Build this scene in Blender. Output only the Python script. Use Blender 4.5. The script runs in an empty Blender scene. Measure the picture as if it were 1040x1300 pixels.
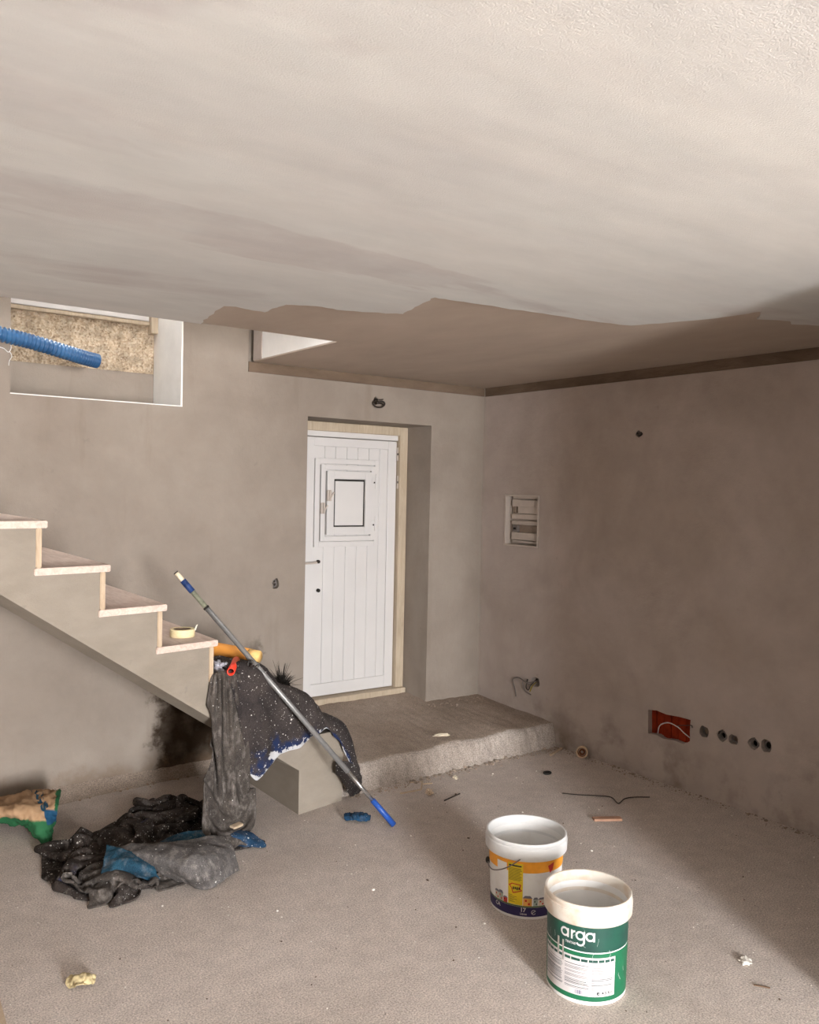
import bpy, bmesh, math, random
from mathutils import Vector, Matrix, noise
random.seed(4)
C = bpy.context.scene.collection
S = bpy.context.scene
R = math.radians
# ------------------------------------------------------------------ camera
F, YAW, PIT, ROL = 1095.47, R(36.284), R(-1.4916), R(1.2031)
CAM = Vector((-4.0247, -4.6123, 1.62))
fw = Vector((math.sin(YAW)*math.cos(PIT), math.cos(YAW)*math.cos(PIT), math.sin(PIT)))
rt = Vector((math.cos(YAW), -math.sin(YAW), 0)); up = rt.cross(fw)
cr = rt*math.cos(ROL)+up*math.sin(ROL); cu = -rt*math.sin(ROL)+up*math.cos(ROL)
cam = bpy.data.cameras.new('camera'); co = bpy.data.objects.new('camera', cam); C.objects.link(co)
cam.sensor_fit = 'VERTICAL'; cam.sensor_height = 36; cam.lens = F*36/1300; cam.clip_start = .02
co.matrix_world = Matrix(((cr.x, cu.x, -fw.x, CAM.x), (cr.y, cu.y, -fw.y, CAM.y), (cr.z, cu.z, -fw.z, CAM.z), (0, 0, 0, 1)))
S.camera = co
# ------------------------------------------------------------------ world, sun, exposure
S.view_settings.view_transform = 'Standard'; S.view_settings.look = 'None'
S.view_settings.gamma = 1; S.view_settings.use_curve_mapping = False
S.view_settings.exposure = 0.68
W = bpy.data.worlds.new('sky'); S.world = W; W.use_nodes = True
bg = W.node_tree.nodes['Background']; bg.inputs['Color'].default_value = (.95, .975, 1, 1); bg.inputs['Strength'].default_value = 26.0
def lamp(name, kind, loc, rot, energy, color=(1, 1, 1), **k):
    l = bpy.data.lights.new(name, kind); l.energy = energy; l.color = color
    o = bpy.data.objects.new(name, l); C.objects.link(o); o.location = loc; o.rotation_euler = rot
    for a, v in k.items():
        setattr(l, a, v)
    return o
# soft daylight entering the rear doorway
lamp('doorway_daylight', 'AREA', (-3.62, -8.86, 1.2), (R(84), 0, R(-10)), 420, (.97, .98, 1), shape='RECTANGLE', size=.95, size_y=1.8)
# low sun through the rear doorway, landing on the floor behind the camera
lamp('sun', 'SUN', (-3, -12, 6), (R(42), 0, R(-3)), 2, (1, .95, .90), angle=R(1))
# portals only tell the renderer where sky light gets in
for loc, rot, sx, sy in (((-2.65, .50, 3.35), (R(-90), 0, 0), .85, 1.55), ((-3.62, -8.92, 1.1), (R(90), 0, 0), 1.1, 2.2), ((-3.5, -.9, 5.1), (0, 0, 0), .7, .7)):
    lamp('sky_portal', 'AREA', loc, rot, 1, shape='RECTANGLE', size=sx, size_y=sy).data.cycles.is_portal = True
# ------------------------------------------------------------------ helpers
def ray(p): return cr*((p[0]-520)/F)-cu*((p[1]-650)/F)+fw
def at_z(x, y, z): d = ray((x, y)); return CAM+d*((z-CAM.z)/d.z)
def at_x(x, y, X): d = ray((x, y)); return CAM+d*((X-CAM.x)/d.x)
def at_y(x, y, Y): d = ray((x, y)); return CAM+d*((Y-CAM.y)/d.y)
SA = R(10); SN = Vector((-math.sin(SA), math.cos(SA), 0)); SB = Vector((-1.934, -.895, 0))
def sp(x, y, off):                 # a point on the plane of the stair's open side, pushed out into the room
    d = ray((x, y)); b = SB-SN*off; return CAM+d*((b-CAM).dot(SN)/d.dot(SN))
def ys(x): return -.895+(x+1.934)*math.tan(SA)

class MB:
    def __init__(self): self.bm = bmesh.new()
    def box(self, x0, y0, z0, x1, y1, z1, bev=0):
        r = bmesh.ops.create_cube(self.bm, size=1)
        for v in r['verts']:
            v.co = Vector((x0+(v.co.x+.5)*(x1-x0), y0+(v.co.y+.5)*(y1-y0), z0+(v.co.z+.5)*(z1-z0)))
        if bev:
            es = list({e for v in r['verts'] for e in v.link_edges})
            bmesh.ops.bevel(self.bm, geom=es, offset=bev, segments=2, affect='EDGES', profile=.5)
        return self
    def prism(self, pts, vec):      # closed polygon extruded along a vector
        vec = Vector(vec)
        a = [self.bm.verts.new(Vector(p)) for p in pts]; b = [self.bm.verts.new(Vector(p)+vec) for p in pts]
        n = len(pts)
        self.bm.faces.new(a); self.bm.faces.new(b[::-1])
        for i in range(n): self.bm.faces.new((a[i], b[i], b[(i+1) % n], a[(i+1) % n]))
        return self
    def tube(self, pts, rad, seg=8, caps=True):
        pts = [Vector(p) for p in pts]; n = len(pts)
        rr = rad if isinstance(rad, (list, tuple)) else [rad]*n
        rings = []; prev = None
        for i, p in enumerate(pts):
            t = (pts[min(i+1, n-1)]-pts[max(i-1, 0)]).normalized()
            if prev is None:
                a = t.cross(Vector((0, 0, 1)))
                if a.length < 1e-3: a = t.cross(Vector((0, 1, 0)))
            else: a = prev-t*prev.dot(t)
            a.normalize(); prev = a; b = t.cross(a)
            rings.append([self.bm.verts.new(p+(a*math.cos(2*math.pi*k/seg)+b*math.sin(2*math.pi*k/seg))*rr[i]) for k in range(seg)])
        for i in range(n-1):
            for k in range(seg):
                self.bm.faces.new((rings[i][k], rings[i][(k+1) % seg], rings[i+1][(k+1) % seg], rings[i+1][k]))
        if caps:
            self.bm.faces.new(rings[0][::-1]); self.bm.faces.new(rings[-1])
        return self
    def lathe(self, prof, c, seg=48, a0=0, a1=2*math.pi, closed=True):
        full = abs(a1-a0-2*math.pi) < 1e-6
        m = seg if full else seg+1; rows = []
        for (r, z) in prof:
            rows.append([self.bm.verts.new((c[0]+r*math.cos(a0+(a1-a0)*k/seg), c[1]+r*math.sin(a0+(a1-a0)*k/seg), c[2]+z)) for k in range(m)])
        for i in range(len(prof)-1):
            for k in range(seg):
                k2 = (k+1) % m
                self.bm.faces.new((rows[i][k], rows[i][k2], rows[i+1][k2], rows[i+1][k]))
        return self
    def blob(self, c, sx, sy, sz, amp=.3, fr=3, sub=2, seed=0, rot=0):
        r = bmesh.ops.create_icosphere(self.bm, subdivisions=sub, radius=1)
        M = Matrix.Rotation(rot, 3, 'Z')
        for v in r['verts']:
            d = v.co.normalized(); k = 1+amp*noise.noise(d*fr*.5+Vector((seed*3.1, seed*1.7, seed)))
            q = Vector((d.x*sx*k, d.y*sy*k, d.z*sz*k)); v.co = M @ q+Vector(c)
        return self
    def xf(self, M):
        self.bm.transform(M); return self
    def build(self, name, m=None, parent=None, smooth=False, recalc=True):
        if recalc: bmesh.ops.recalc_face_normals(self.bm, faces=self.bm.faces[:])
        me = bpy.data.meshes.new(name); self.bm.to_mesh(me); self.bm.free()
        return mesh_obj(name, me, m, parent, smooth)
def mesh_obj(name, me, m=None, parent=None, smooth=False):
    if m:
        me.materials.clear()
        for q in (m if isinstance(m, (list, tuple)) else [m]): me.materials.append(q)
    if smooth: me.polygons.foreach_set('use_smooth', [True]*len(me.polygons))
    o = bpy.data.objects.new(name, me); C.objects.link(o)
    if parent:
        o.parent = parent
        o.matrix_parent_inverse = parent_mw(parent).inverted()
    return o
def parent_mw(p):
    m = Matrix.Translation(p.location) @ p.rotation_euler.to_matrix().to_4x4()
    return (parent_mw(p.parent) @ p.matrix_parent_inverse @ m) if p.parent else m
def thing(name, label, cat, loc=(0, 0, 0), group=None):
    o = bpy.data.objects.new(name, None); C.objects.link(o); o.location = loc; o.empty_display_size = .1
    return tag(o, label, cat, group)
def tag(o, label, cat, group=None):
    o['label'] = label; o['category'] = cat
    if group: o['group'] = group
    return o
def struct(o, label, cat):
    o['kind'] = 'structure'; return tag(o, label, cat)
def stuff(o): o['kind'] = 'stuff'; return o
def cat_rom(p, t):
    n = len(p)-1; i = min(int(t*n), n-1); u = t*n-i
    p0, p1, p2, p3 = p[max(i-1, 0)], p[i], p[i+1], p[min(i+2, n)]
    return .5*((2*p1)+(p2-p0)*u+(2*p0-5*p1+4*p2-p3)*u*u+(3*p1-p0-3*p2+p3)*u**3)
def fbm(p, sc, oct=3):
    v = 0; a = 1
    for k in range(oct): v += a*noise.noise(p*sc); sc *= 2.1; a *= .5
    return v
def ridge(p, sc):
    return 1-2*abs(noise.noise(p*sc))
def cloth(name, rows, m, parent, nu=60, nv=40, amp=.012, sc=9, thick=.004, seed=0, fold=None, zmin=.006):
    rows = [[Vector(q) for q in r] for r in rows]
    cols_of = [[cat_rom(r, j/nu) for j in range(nu+1)] for r in rows]
    P = [[cat_rom([c[j] for c in cols_of], i/nv) for j in range(nu+1)] for i in range(nv+1)]
    off = Vector((seed*7.3, seed*3.9, seed*5.1))
    Q = []
    for i in range(nv+1):
        row = []
        for j in range(nu+1):
            du = P[i][min(j+1, nu)]-P[i][max(j-1, 0)]; dv = P[min(i+1, nv)][j]-P[max(i-1, 0)][j]
            n = du.cross(dv); n = n.normalized() if n.length > 1e-9 else Vector((0, 0, 1))
            if n.dot(CAM-P[i][j]) < 0: n = -n
            q = P[i][j]+off
            d = amp*(.75*ridge(q, sc)+.5*ridge(q+Vector((9, 2, 4)), sc*2.3)+.3*noise.noise(q*sc*5))
            if fold: d += fold(j/nu, i/nv)
            v = P[i][j]+n*d
            v.z = max(v.z, zmin)
            row.append(v)
        Q.append(row)
    bm = bmesh.new(); V = [[bm.verts.new(q) for q in r] for r in Q]
    for i in range(nv):
        for j in range(nu): bm.faces.new((V[i][j], V[i][j+1], V[i+1][j+1], V[i+1][j]))
    me = bpy.data.meshes.new(name); bm.to_mesh(me); bm.free()
    o = mesh_obj(name, me, m, parent, True)
    if thick:
        s = o.modifiers.new('thickness', 'SOLIDIFY'); s.thickness = thick; s.offset = 0
    return o
def boolean(o, cutters):
    for c in cutters:
        md = o.modifiers.new('cut', 'BOOLEAN'); md.operation = 'DIFFERENCE'; md.solver = 'EXACT'; md.object = c
    dg = bpy.context.evaluated_depsgraph_get(); dg.update()
    me = bpy.data.meshes.new_from_object(o.evaluated_get(dg))
    o.modifiers.clear(); old = o.data; o.data = me; bpy.data.meshes.remove(old)
    for c in cutters:
        d = c.data; bpy.data.objects.remove(c); bpy.data.meshes.remove(d)
def cut_box(*a): return MB().box(*a).build('cut')
def cut_hole(axis, u, z, ru, rz, d0, d1, seed):         # irregular hole, axis 'x' cuts along +X, 'y' along +Y
    pts = []
    for k in range(11):
        a = 2*math.pi*k/11; f = 1+.10*math.sin(seed*3.3+k*2.4)
        p = (u+ru*f*math.cos(a), z+rz*f*math.sin(a))
        pts.append((d0, p[0], p[1]) if axis == 'x' else (p[0], d0, p[1]))
    return MB().prism(pts, (d1-d0, 0, 0) if axis == 'x' else (0, d1-d0, 0)).build('cut')
# ------------------------------------------------------------------ materials
def lin(c): return tuple(((x/255)/12.92 if x <= 10 else ((x/255+.055)/1.055)**2.4) for x in c)
class N:
    def __init__(s, name, rough=.9, spec=.2):
        s.m = bpy.data.materials.new(name); s.m.use_nodes = True; s.t = s.m.node_tree
        s.b = s.t.nodes['Principled BSDF']; s.b.inputs['Roughness'].default_value = rough
        s.b.inputs['Specular IOR Level'].default_value = spec
        s.co = s.n('ShaderNodeTexCoord').outputs['Object']
    def n(s, t, **k):
        x = s.t.nodes.new(t)
        for a, v in k.items(): setattr(x, a, v)
        return x
    def link(s, a, b): s.t.links.new(a, b)
    def map(s, scale=(1, 1, 1), loc=(0, 0, 0), rot=(0, 0, 0)):
        x = s.n('ShaderNodeMapping'); s.link(s.co, x.inputs[0])
        x.inputs['Scale'].default_value = scale; x.inputs['Location'].default_value = loc; x.inputs['Rotation'].default_value = rot
        return x.outputs[0]
    def noise(s, sc, detail=4, rough=.55, vec=None, dist=0):
        x = s.n('ShaderNodeTexNoise'); s.link(vec or s.co, x.inputs['Vector'])
        x.inputs['Scale'].default_value = sc; x.inputs['Detail'].default_value = detail
        x.inputs['Roughness'].default_value = rough; x.inputs['Distortion'].default_value = dist
        return x.outputs['Fac']
    def voro(s, sc, vec=None, feature='F1'):
        x = s.n('ShaderNodeTexVoronoi', feature=feature); s.link(vec or s.co, x.inputs['Vector']); x.inputs['Scale'].default_value = sc
        return x
    def ramp(s, fac, stops, interp='LINEAR'):
        x = s.n('ShaderNodeValToRGB'); x.color_ramp.interpolation = interp; s.link(fac, x.inputs[0])
        e = x.color_ramp.elements
        while len(e) < len(stops): e.new(.5)
        for i, (p, c) in enumerate(stops):
            e[i].position = p; e[i].color = (c, c, c, 1) if isinstance(c, (int, float)) else (*c, 1)
        return x.outputs[0]
    def mix(s, fac, a, b, mode='MIX'):
        x = s.n('ShaderNodeMix', data_type='RGBA', blend_type=mode)
        for sock, v in ((x.inputs[0], fac), (x.inputs[6], a), (x.inputs[7], b)):
            if hasattr(v, 'links') or isinstance(v, bpy.types.NodeSocket): s.link(v, sock)
            elif isinstance(v, (int, float)): sock.default_value = v
            else: sock.default_value = (*v, 1)
        return x.outputs[2]
    def math(s, op, a, b=0):
        x = s.n('ShaderNodeMath', operation=op)
        for i, v in enumerate((a, b)):
            if isinstance(v, (int, float)): x.inputs[i].default_value = v
            else: s.link(v, x.inputs[i])
        return x.outputs[0]
    def color(s, c):
        if isinstance(c, bpy.types.NodeSocket): s.link(c, s.b.inputs['Base Color'])
        else: s.b.inputs['Base Color'].default_value = (*c, 1)
        return s
    def bump(s, h, dist=.004, st=1):
        x = s.n('ShaderNodeBump'); x.inputs['Distance'].default_value = dist; x.inputs['Strength'].default_value = st
        s.link(h, x.inputs['Height'])
        if s.b.inputs['Normal'].links: s.link(s.b.inputs['Normal'].links[0].from_socket, x.inputs['Normal'])
        s.link(x.outputs[0], s.b.inputs['Normal']); return s
    def sep(s):
        x = s.n('ShaderNodeSeparateXYZ'); s.link(s.co, x.inputs[0]); return x.outputs
def simple(name, c, rough=.6, spec=.3, metal=0, vary=.08, sc=30, bump=0):
    k = N(name, rough, spec); k.b.inputs['Metallic'].default_value = metal
    c = lin(c); f = k.noise(sc)
    lo = tuple(max(0, x*(1-vary*2)) for x in c); hi = tuple(min(1, x*(1+vary*2)) for x in c)
    k.color(k.ramp(f, [(.3, lo), (.7, hi)]))
    if bump: k.bump(k.noise(sc*3), bump)
    return k.m
def plaster(name, c, d, streak=(1, 1, 1), sc=1.6, spots=True, stain=None, bump=.003):
    k = N(name, .92, .15); c, d = lin(c), lin(d)
    v = k.map(streak)
    a = k.ramp(k.noise(sc, 6, .6, v, .4), [(.30, d), (.70, c)])
    b = k.ramp(k.noise(sc*4.3, 5, .6, v), [(.35, .95), (.65, 1.03)])
    col = k.mix(1, a, b, 'MULTIPLY')
    if spots:
        f = k.ramp(k.noise(sc*7, 3, .5), [(.70, 0), (.76, 1)])
        col = k.mix(k.math('MULTIPLY', f, .35), col, tuple(x*.62 for x in c))
    if stain: col = stain(k, col)
    k.color(col)
    k.bump(k.noise(260, 2, .5), .0012).bump(k.noise(7, 5, .6, v), bump*3)
    return k.m
def mold_shade(k, col):
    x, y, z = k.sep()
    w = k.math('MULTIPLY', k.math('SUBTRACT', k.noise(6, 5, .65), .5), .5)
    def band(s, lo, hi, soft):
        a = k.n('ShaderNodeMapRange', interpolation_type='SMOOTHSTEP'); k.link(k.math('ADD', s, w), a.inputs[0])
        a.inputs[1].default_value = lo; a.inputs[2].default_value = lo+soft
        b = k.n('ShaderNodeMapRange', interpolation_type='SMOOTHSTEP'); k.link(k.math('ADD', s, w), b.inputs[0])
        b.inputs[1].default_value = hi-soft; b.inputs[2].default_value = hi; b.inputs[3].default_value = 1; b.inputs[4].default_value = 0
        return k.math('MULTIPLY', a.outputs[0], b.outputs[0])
    patch = k.math('MULTIPLY', band(x, -2.37, -1.7, .09), band(z, -.3, .74, .22))  # damp mold stain, with some of the shade under the stairs painted in
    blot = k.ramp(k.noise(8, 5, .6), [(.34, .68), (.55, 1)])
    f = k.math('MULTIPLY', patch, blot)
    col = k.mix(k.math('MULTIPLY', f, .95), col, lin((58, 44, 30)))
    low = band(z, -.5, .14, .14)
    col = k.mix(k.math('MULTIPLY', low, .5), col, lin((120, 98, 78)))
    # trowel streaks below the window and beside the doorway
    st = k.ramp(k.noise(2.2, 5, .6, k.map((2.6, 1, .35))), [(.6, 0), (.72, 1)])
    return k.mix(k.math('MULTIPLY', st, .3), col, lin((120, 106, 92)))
def damp(k, col):
    x, y, z = k.sep()
    w = k.math('MULTIPLY', k.math('SUBTRACT', k.noise(3.5, 5, .6), .5), .6)
    a = k.n('ShaderNodeMapRange', interpolation_type='SMOOTHSTEP'); k.link(k.math('ADD', z, w), a.inputs[0])
    a.inputs[1].default_value = .45; a.inputs[2].default_value = 0; a.inputs[3].default_value = 0; a.inputs[4].default_value = 1
    st = k.ramp(k.noise(4, 5, .6), [(.48, 0), (.66, 1)])
    return k.mix(k.math('MULTIPLY', k.math('MULTIPLY', a.outputs[0], st), .55), col, lin((92, 76, 62)))
M_back = plaster('grey_brown_wall_plaster', (150, 139, 128), (136, 124, 113), stain=mold_shade)
M_right = plaster('brown_wall_plaster', (184, 172, 164), (166, 153, 143), stain=damp)
M_other = plaster('plain_wall_plaster', (176, 166, 156), (164, 152, 142))
M_white = plaster('white_wall_paint', (238, 236, 232), (230, 227, 222), spots=False, bump=.001)
M_ceil = plaster('brown_ceiling_plaster', (182, 167, 153), (168, 153, 139), (1, .5, 1), 1.2, False, bump=.001)
M_band = plaster('rough_brown_mortar', (122, 104, 88), (100, 84, 70), (1, 1, 3), 3, True, bump=.004)
def grey_patch(k, col):
    f = k.ramp(k.noise(.9, 5, .62, k.map((.55, 1.25, 1), (2.2, .6, 0), (0, 0, R(-25))), .5), [(.55, 0), (.585, 1)])
    g = k.ramp(k.noise(2.4, 4, .6), [(.4, .25), (.6, .9)])
    col = k.mix(k.math('MULTIPLY', k.math('MULTIPLY', f, g), .6), col, lin((176, 168, 166)))
    st = k.ramp(k.noise(1.5, 6, .65, k.map((.4, 2.4, 1), (0, 0, 0), (0, 0, R(-18)))), [(.42, 0), (.7, 1)])
    return k.mix(k.math('MULTIPLY', st, .2), col, lin((236, 228, 218)))
M_coat = plaster('pale_finish_plaster', (203, 203, 199), (193, 191, 188), (.6, 1.2, 1), 1.3, False, stain=grey_patch, bump=.0009)
def floor_mat(name, c, d, grit=1):
    k = N(name, .95, .12); c, d = lin(c), lin(d)
    col = k.ramp(k.noise(1.3, 6, .62, None, .3), [(.3, d), (.65, c)])
    col = k.mix(1, col, k.ramp(k.noise(170, 2, .6), [(.3, .58), (.7, 1.32)]), 'MULTIPLY')
    col = k.mix(1, col, k.ramp(k.noise(14, 4, .6), [(.3, .9), (.7, 1.08)]), 'MULTIPLY')
    vo = k.voro(48); sp_ = k.math('MULTIPLY', k.ramp(vo.outputs['Distance'], [(.045, 1), (.075, 0)]), k.ramp(vo.outputs['Color'], [(.80, 0), (.82, 1)]))
    col = k.mix(sp_, col, lin((226, 218, 208)))
    v2 = k.voro(17, k.map((1, 1, 1), (3, 7, 0))); s2 = k.math('MULTIPLY', k.ramp(v2.outputs['Distance'], [(.03, 1), (.08, 0)]), k.ramp(v2.outputs['Color'], [(.80, 0), (.82, 1)]))
    col = k.mix(k.math('MULTIPLY', s2, .8), col, lin((84, 72, 64)))
    k.color(col); k.bump(k.noise(150, 3, .65), .0026*grit).bump(k.noise(22, 4, .6), .0025*grit)
    return k.m
M_floor = floor_mat('dusty_concrete', (206, 194, 185), (190, 178, 168))
M_step = floor_mat('dusty_step_screed', (170, 154, 140), (146, 130, 116), 1.6)
M_edge = floor_mat('broken_concrete_edge', (188, 176, 166), (158, 144, 132), 2.4)
M_stair = plaster('smooth_stair_render', (148, 138, 126), (134, 124, 111), (1, 1, 2), 2.2, True, bump=.002)
def wood(name, c, d, ax=(1, 12, 12)):
    k = N(name, .6, .3); c, d = lin(c), lin(d)
    col = k.ramp(k.noise(5, 6, .65, k.map(ax), 1.2), [(.3, d), (.6, c)])
    k.color(k.mix(1, col, k.ramp(k.noise(3), [(.3, .92), (.7, 1.05)]), 'MULTIPLY')); k.bump(k.noise(9, 4, .6, k.map(ax)), .0006)
    return k.m
M_tread = wood('raw_tread_wood', (212, 193, 180), (188, 163, 148), (9, 1.2, 9))
M_pine = wood('raw_pine', (192, 171, 146), (172, 149, 124), (9, 9, 1.2))
M_casing = wood('beige_casing_wood', (188, 172, 150), (172, 155, 132), (9, 9, 1))
M_door = simple('white_door_paint', (208, 204, 201), .35, .4, vary=.012, sc=4)
M_dark = simple('dark_gap', (40, 36, 32), .8, vary=.1)
M_steel = simple('grey_steel', (120, 118, 116), .35, .5, .9)
M_wire_d = simple('dark_cable', (52, 44, 38), .5)
M_wire_w = simple('white_cable', (214, 210, 206), .5)
M_panel = simple('grey_white_plastic', (186, 174, 163), .5, vary=.02)
M_panel_d = simple('taupe_plastic', (134, 118, 104), .5, vary=.04)
M_grey = simple('grey_plastic', (118, 110, 106), .5)
def brick_mat():
    k = N('raw_red_brick', .9, .1)
    k.color(k.ramp(k.noise(14, 5, .6), [(.3, lin((112, 36, 18))), (.6, lin((150, 52, 26))), (.8, lin((128, 60, 40)))])); k.bump(k.noise(60), .003); return k.m
M_brick = brick_mat()
def rubble_mat():
    k = N('rough_stone_mortar', .95, .1)
    v = k.voro(95)
    col = k.ramp(v.outputs['Color'], [(0, lin((132, 112, 90))), (.4, lin((182, 162, 138))), (.7, lin((198, 182, 160))), (1, lin((152, 128, 100)))])
    col = k.mix(1, col, k.ramp(k.noise(16, 5, .65), [(.35, .68), (.6, 1.1)]), 'MULTIPLY')
    h = k.ramp(k.noise(11, 2, .5), [(.27, 1), (.31, 0)])
    k.color(k.mix(k.math('MULTIPLY', h, .9), col, lin((70, 50, 34)))); k.bump(v.outputs['Distance'], .006).bump(k.noise(40, 4), .006); return k.m
M_rubble = rubble_mat()
def cloth_mat(name, c, d, spot=0, grey=0, blue=0, blue_col=(30, 66, 130)):
    k = N(name, .88, .25); c, d = lin(c), lin(d)
    col = k.ramp(k.noise(7, 5, .6), [(.35, d), (.65, c)])
    col = k.mix(1, col, k.ramp(k.noise(240, 2, .6), [(.3, .55), (.7, 1.4)]), 'MULTIPLY')
    if grey:
        g = k.ramp(k.noise(34, 5, .7, k.map((1, 1, .5))), [(.5, 0), (.72, 1)])
        col = k.mix(k.math('MULTIPLY', g, grey), col, lin((158, 149, 142)))
    if blue:
        b = k.ramp(k.noise(5, 3, .6, k.map((1, 1, 1), (1.3, .4, 2.2))), [(.64, 0), (.70, 1)])
        col = k.mix(k.math('MULTIPLY', b, blue), col, lin(blue_col))
    if spot:
        for sc, th, off in ((75, .34, 0), (42, .30, 5), (150, .34, 2)):
            v = k.voro(sc, k.map((1, 1, 1), (off, off*2, 1)))
            f = k.math('MULTIPLY', k.ramp(v.outputs['Distance'], [(.13, 1), (.24, 0)]), k.ramp(v.outputs['Color'], [(1-th*spot-.01, 0), (1-th*spot, 1)]))
            col = k.mix(k.math('MULTIPLY', f, .85), col, lin((206, 202, 196)))
    k.color(col); k.bump(k.noise(320, 2), .0012).bump(k.noise(30, 4), .004)
    return k.m
M_felt = cloth_mat('spattered_black_felt', (58, 52, 50), (40, 36, 36), 1.0)
M_felt_edge = cloth_mat('blue_paint_edge', (30, 54, 104), (40, 60, 110), .9, .9, 0)
M_hang = cloth_mat('dusty_dark_cloth', (76, 69, 63), (56, 50, 46), .35, .42)
M_heap = cloth_mat('crumpled_dark_cloth', (56, 47, 42), (38, 32, 29), .8, .26, .35, (28, 50, 104))
M_flap = cloth_mat('grey_dusty_flap', (92, 88, 86), (74, 69, 67), .5, .5)
M_teal = cloth_mat('teal_paint_cloth', (34, 74, 92), (26, 56, 74), .25, .3)
# ------------------------------------------------------------------ setting
ZC = 2.344
floor = MB().box(-6.6, -8.9, -.12, .3, .5, 0).build('floor', M_floor)
struct(floor, 'bare dusty concrete floor of the room', 'floor')
# back wall with window recess, doorway and holes
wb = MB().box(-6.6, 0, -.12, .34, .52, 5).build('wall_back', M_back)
boolean(wb, [cut_box(-3.097, -.1, 2.055, -2.217, .44, 4.25), cut_box(-3.02, .3, 2.575, -2.20, .7, 4.15),
             cut_box(-1.42, -.1, .05, -.470, .33, 2.052), cut_box(-1.82, -.1, 2.283, .4, .012, ZC+.004), cut_box(-1.82, -.1, ZC-.03, -1.74, .05, 5.1),
             cut_hole('y', -1.62, 1.041, .024, .033, -.1, .06, 1), cut_hole('y', -.925, 2.185, .020, .026, -.1, .05, 2)])
struct(wb, 'grey-brown plastered back wall with window recess and doorway', 'wall')
wr = MB().box(0, -8.9, -.12, .34, -.0005, 5).build('wall_right', M_right)
niche = [at_x(x, y, 0) for x, y in ((823, 901), (834, 902), (846, 907), (862, 910), (877, 914), (876, 928), (876, 941), (868, 945), (856, 940), (842, 938), (834, 933), (823, 931))]
HOLES = [((894, 929), .030, .032, 3), ((917, 934), .030, .032, 4), ((931, 939), .030, .026, 5), ((957, 944), .032, .030, 6), ((973, 947), .030, .034, 7)]
cuts = [cut_box(-.1, -7.95, 2.283, .012, .1, ZC+.004), cut_box(-.1, -.566, 1.25, .075, -.234, 1.602),
        MB().prism([(-.1, p.y, p.z) for p in niche], (.17, 0, 0)).build('cut'),
        cut_hole('x', at_x(811, 551, 0).y, at_x(811, 551, 0).z, .020, .020, -.1, .05, 8), cut_hole('x', at_x(680, 866, 0).y, at_x(680, 866, 0).z, .040, .034, -.1, .07, 9)]
for (px, ru, rz, sd) in HOLES:
    p = at_x(*px, 0); cuts.append(cut_hole('x', p.y, p.z, ru, rz, -.1, .055, sd))
boolean(wr, cuts)
struct(wr, 'brown plastered right wall with fuse box recess and cable holes', 'wall')
wl = MB().box(-6.9, -8.9, -.12, -6.6, .52, 5).build('wall_left', M_other); struct(wl, 'plastered left wall of the room', 'wall')
wf = MB().box(-1.38, -3.62, 0, 0, -3.5, ZC).build('wall_partition', M_other); struct(wf, 'stub of partition wall to the right of the viewer', 'wall')
wq = MB().box(-6.6, -8.9, 0, .0, -8.6, ZC).build('wall_front', M_other)
boolean(wq, [cut_box(-4.14, -9.2, -.1, -3.1, -8.3, 2.2)])
struct(wq, 'plastered wall behind the viewer with an open doorway', 'wall')
XE, YE = -1.785, -.93
cl = MB().box(XE, -8.9, ZC, .34, -.0, 2.352).box(XE+.14, -8.9, 2.352, .34, .0, 2.62).box(-3.75, -8.9, ZC, XE, YE, 2.62).box(-6.6, -8.9, ZC, -3.75, -1.6, 2.62).box(XE, -8.9, 2.352, XE+.14, YE, 2.62).build('ceiling', M_ceil)
struct(cl, 'brown rendered ceiling slab with stairwell opening', 'ceiling')
edge = [(257, 409), (266, 400), (283, 387), (292, 387.5), (300, 388), (320, 392), (337, 395), (346, 390), (362, 385), (381, 386), (400, 387), (430, 392), (470, 395), (512, 397), (524, 390), (538, 383), (552, 376), (575, 380), (600, 383), (650, 391), (700, 398), (750, 406), (800, 412), (850, 408), (905, 403), (940, 398), (968, 394), (961, 404), (985, 405), (1003, 406), (1006, 410), (1040, 412)]
pts = [at_z(x, y, ZC) for x, y in edge]; pts[0].y = YE
poly = []
for i in range(len(pts)-1):
    for k in range(4):
        q = pts[i].lerp(pts[i+1], k/4)
        if not (i == 0 and k == 0): q = q+Vector((noise.noise(q*23), noise.noise(q*29+Vector((5, 0, 0))), 0))*.012
        poly.append((q.x, max(q.y, -9) if q.y < YE else YE, ZC))
poly += [(pts[-1].x, pts[-1].y, ZC), (-.25, -2.72, ZC), (-.002, -2.66, ZC), (-.002, -8.59, ZC), (-6.59, -8.59, ZC), (-6.59, -1.6, ZC), (-3.75, -1.6, ZC), (-3.75, YE, ZC)]
mb = MB().prism([(p[0], p[1], ZC+.001) for p in poly], (0, 0, -.006)); mb.bm.normal_update()
bmesh.ops.triangulate(mb.bm, faces=[f for f in mb.bm.faces if len(f.verts) > 4])
coat = mb.build('ceiling_plaster', M_coat, cl)
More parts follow.
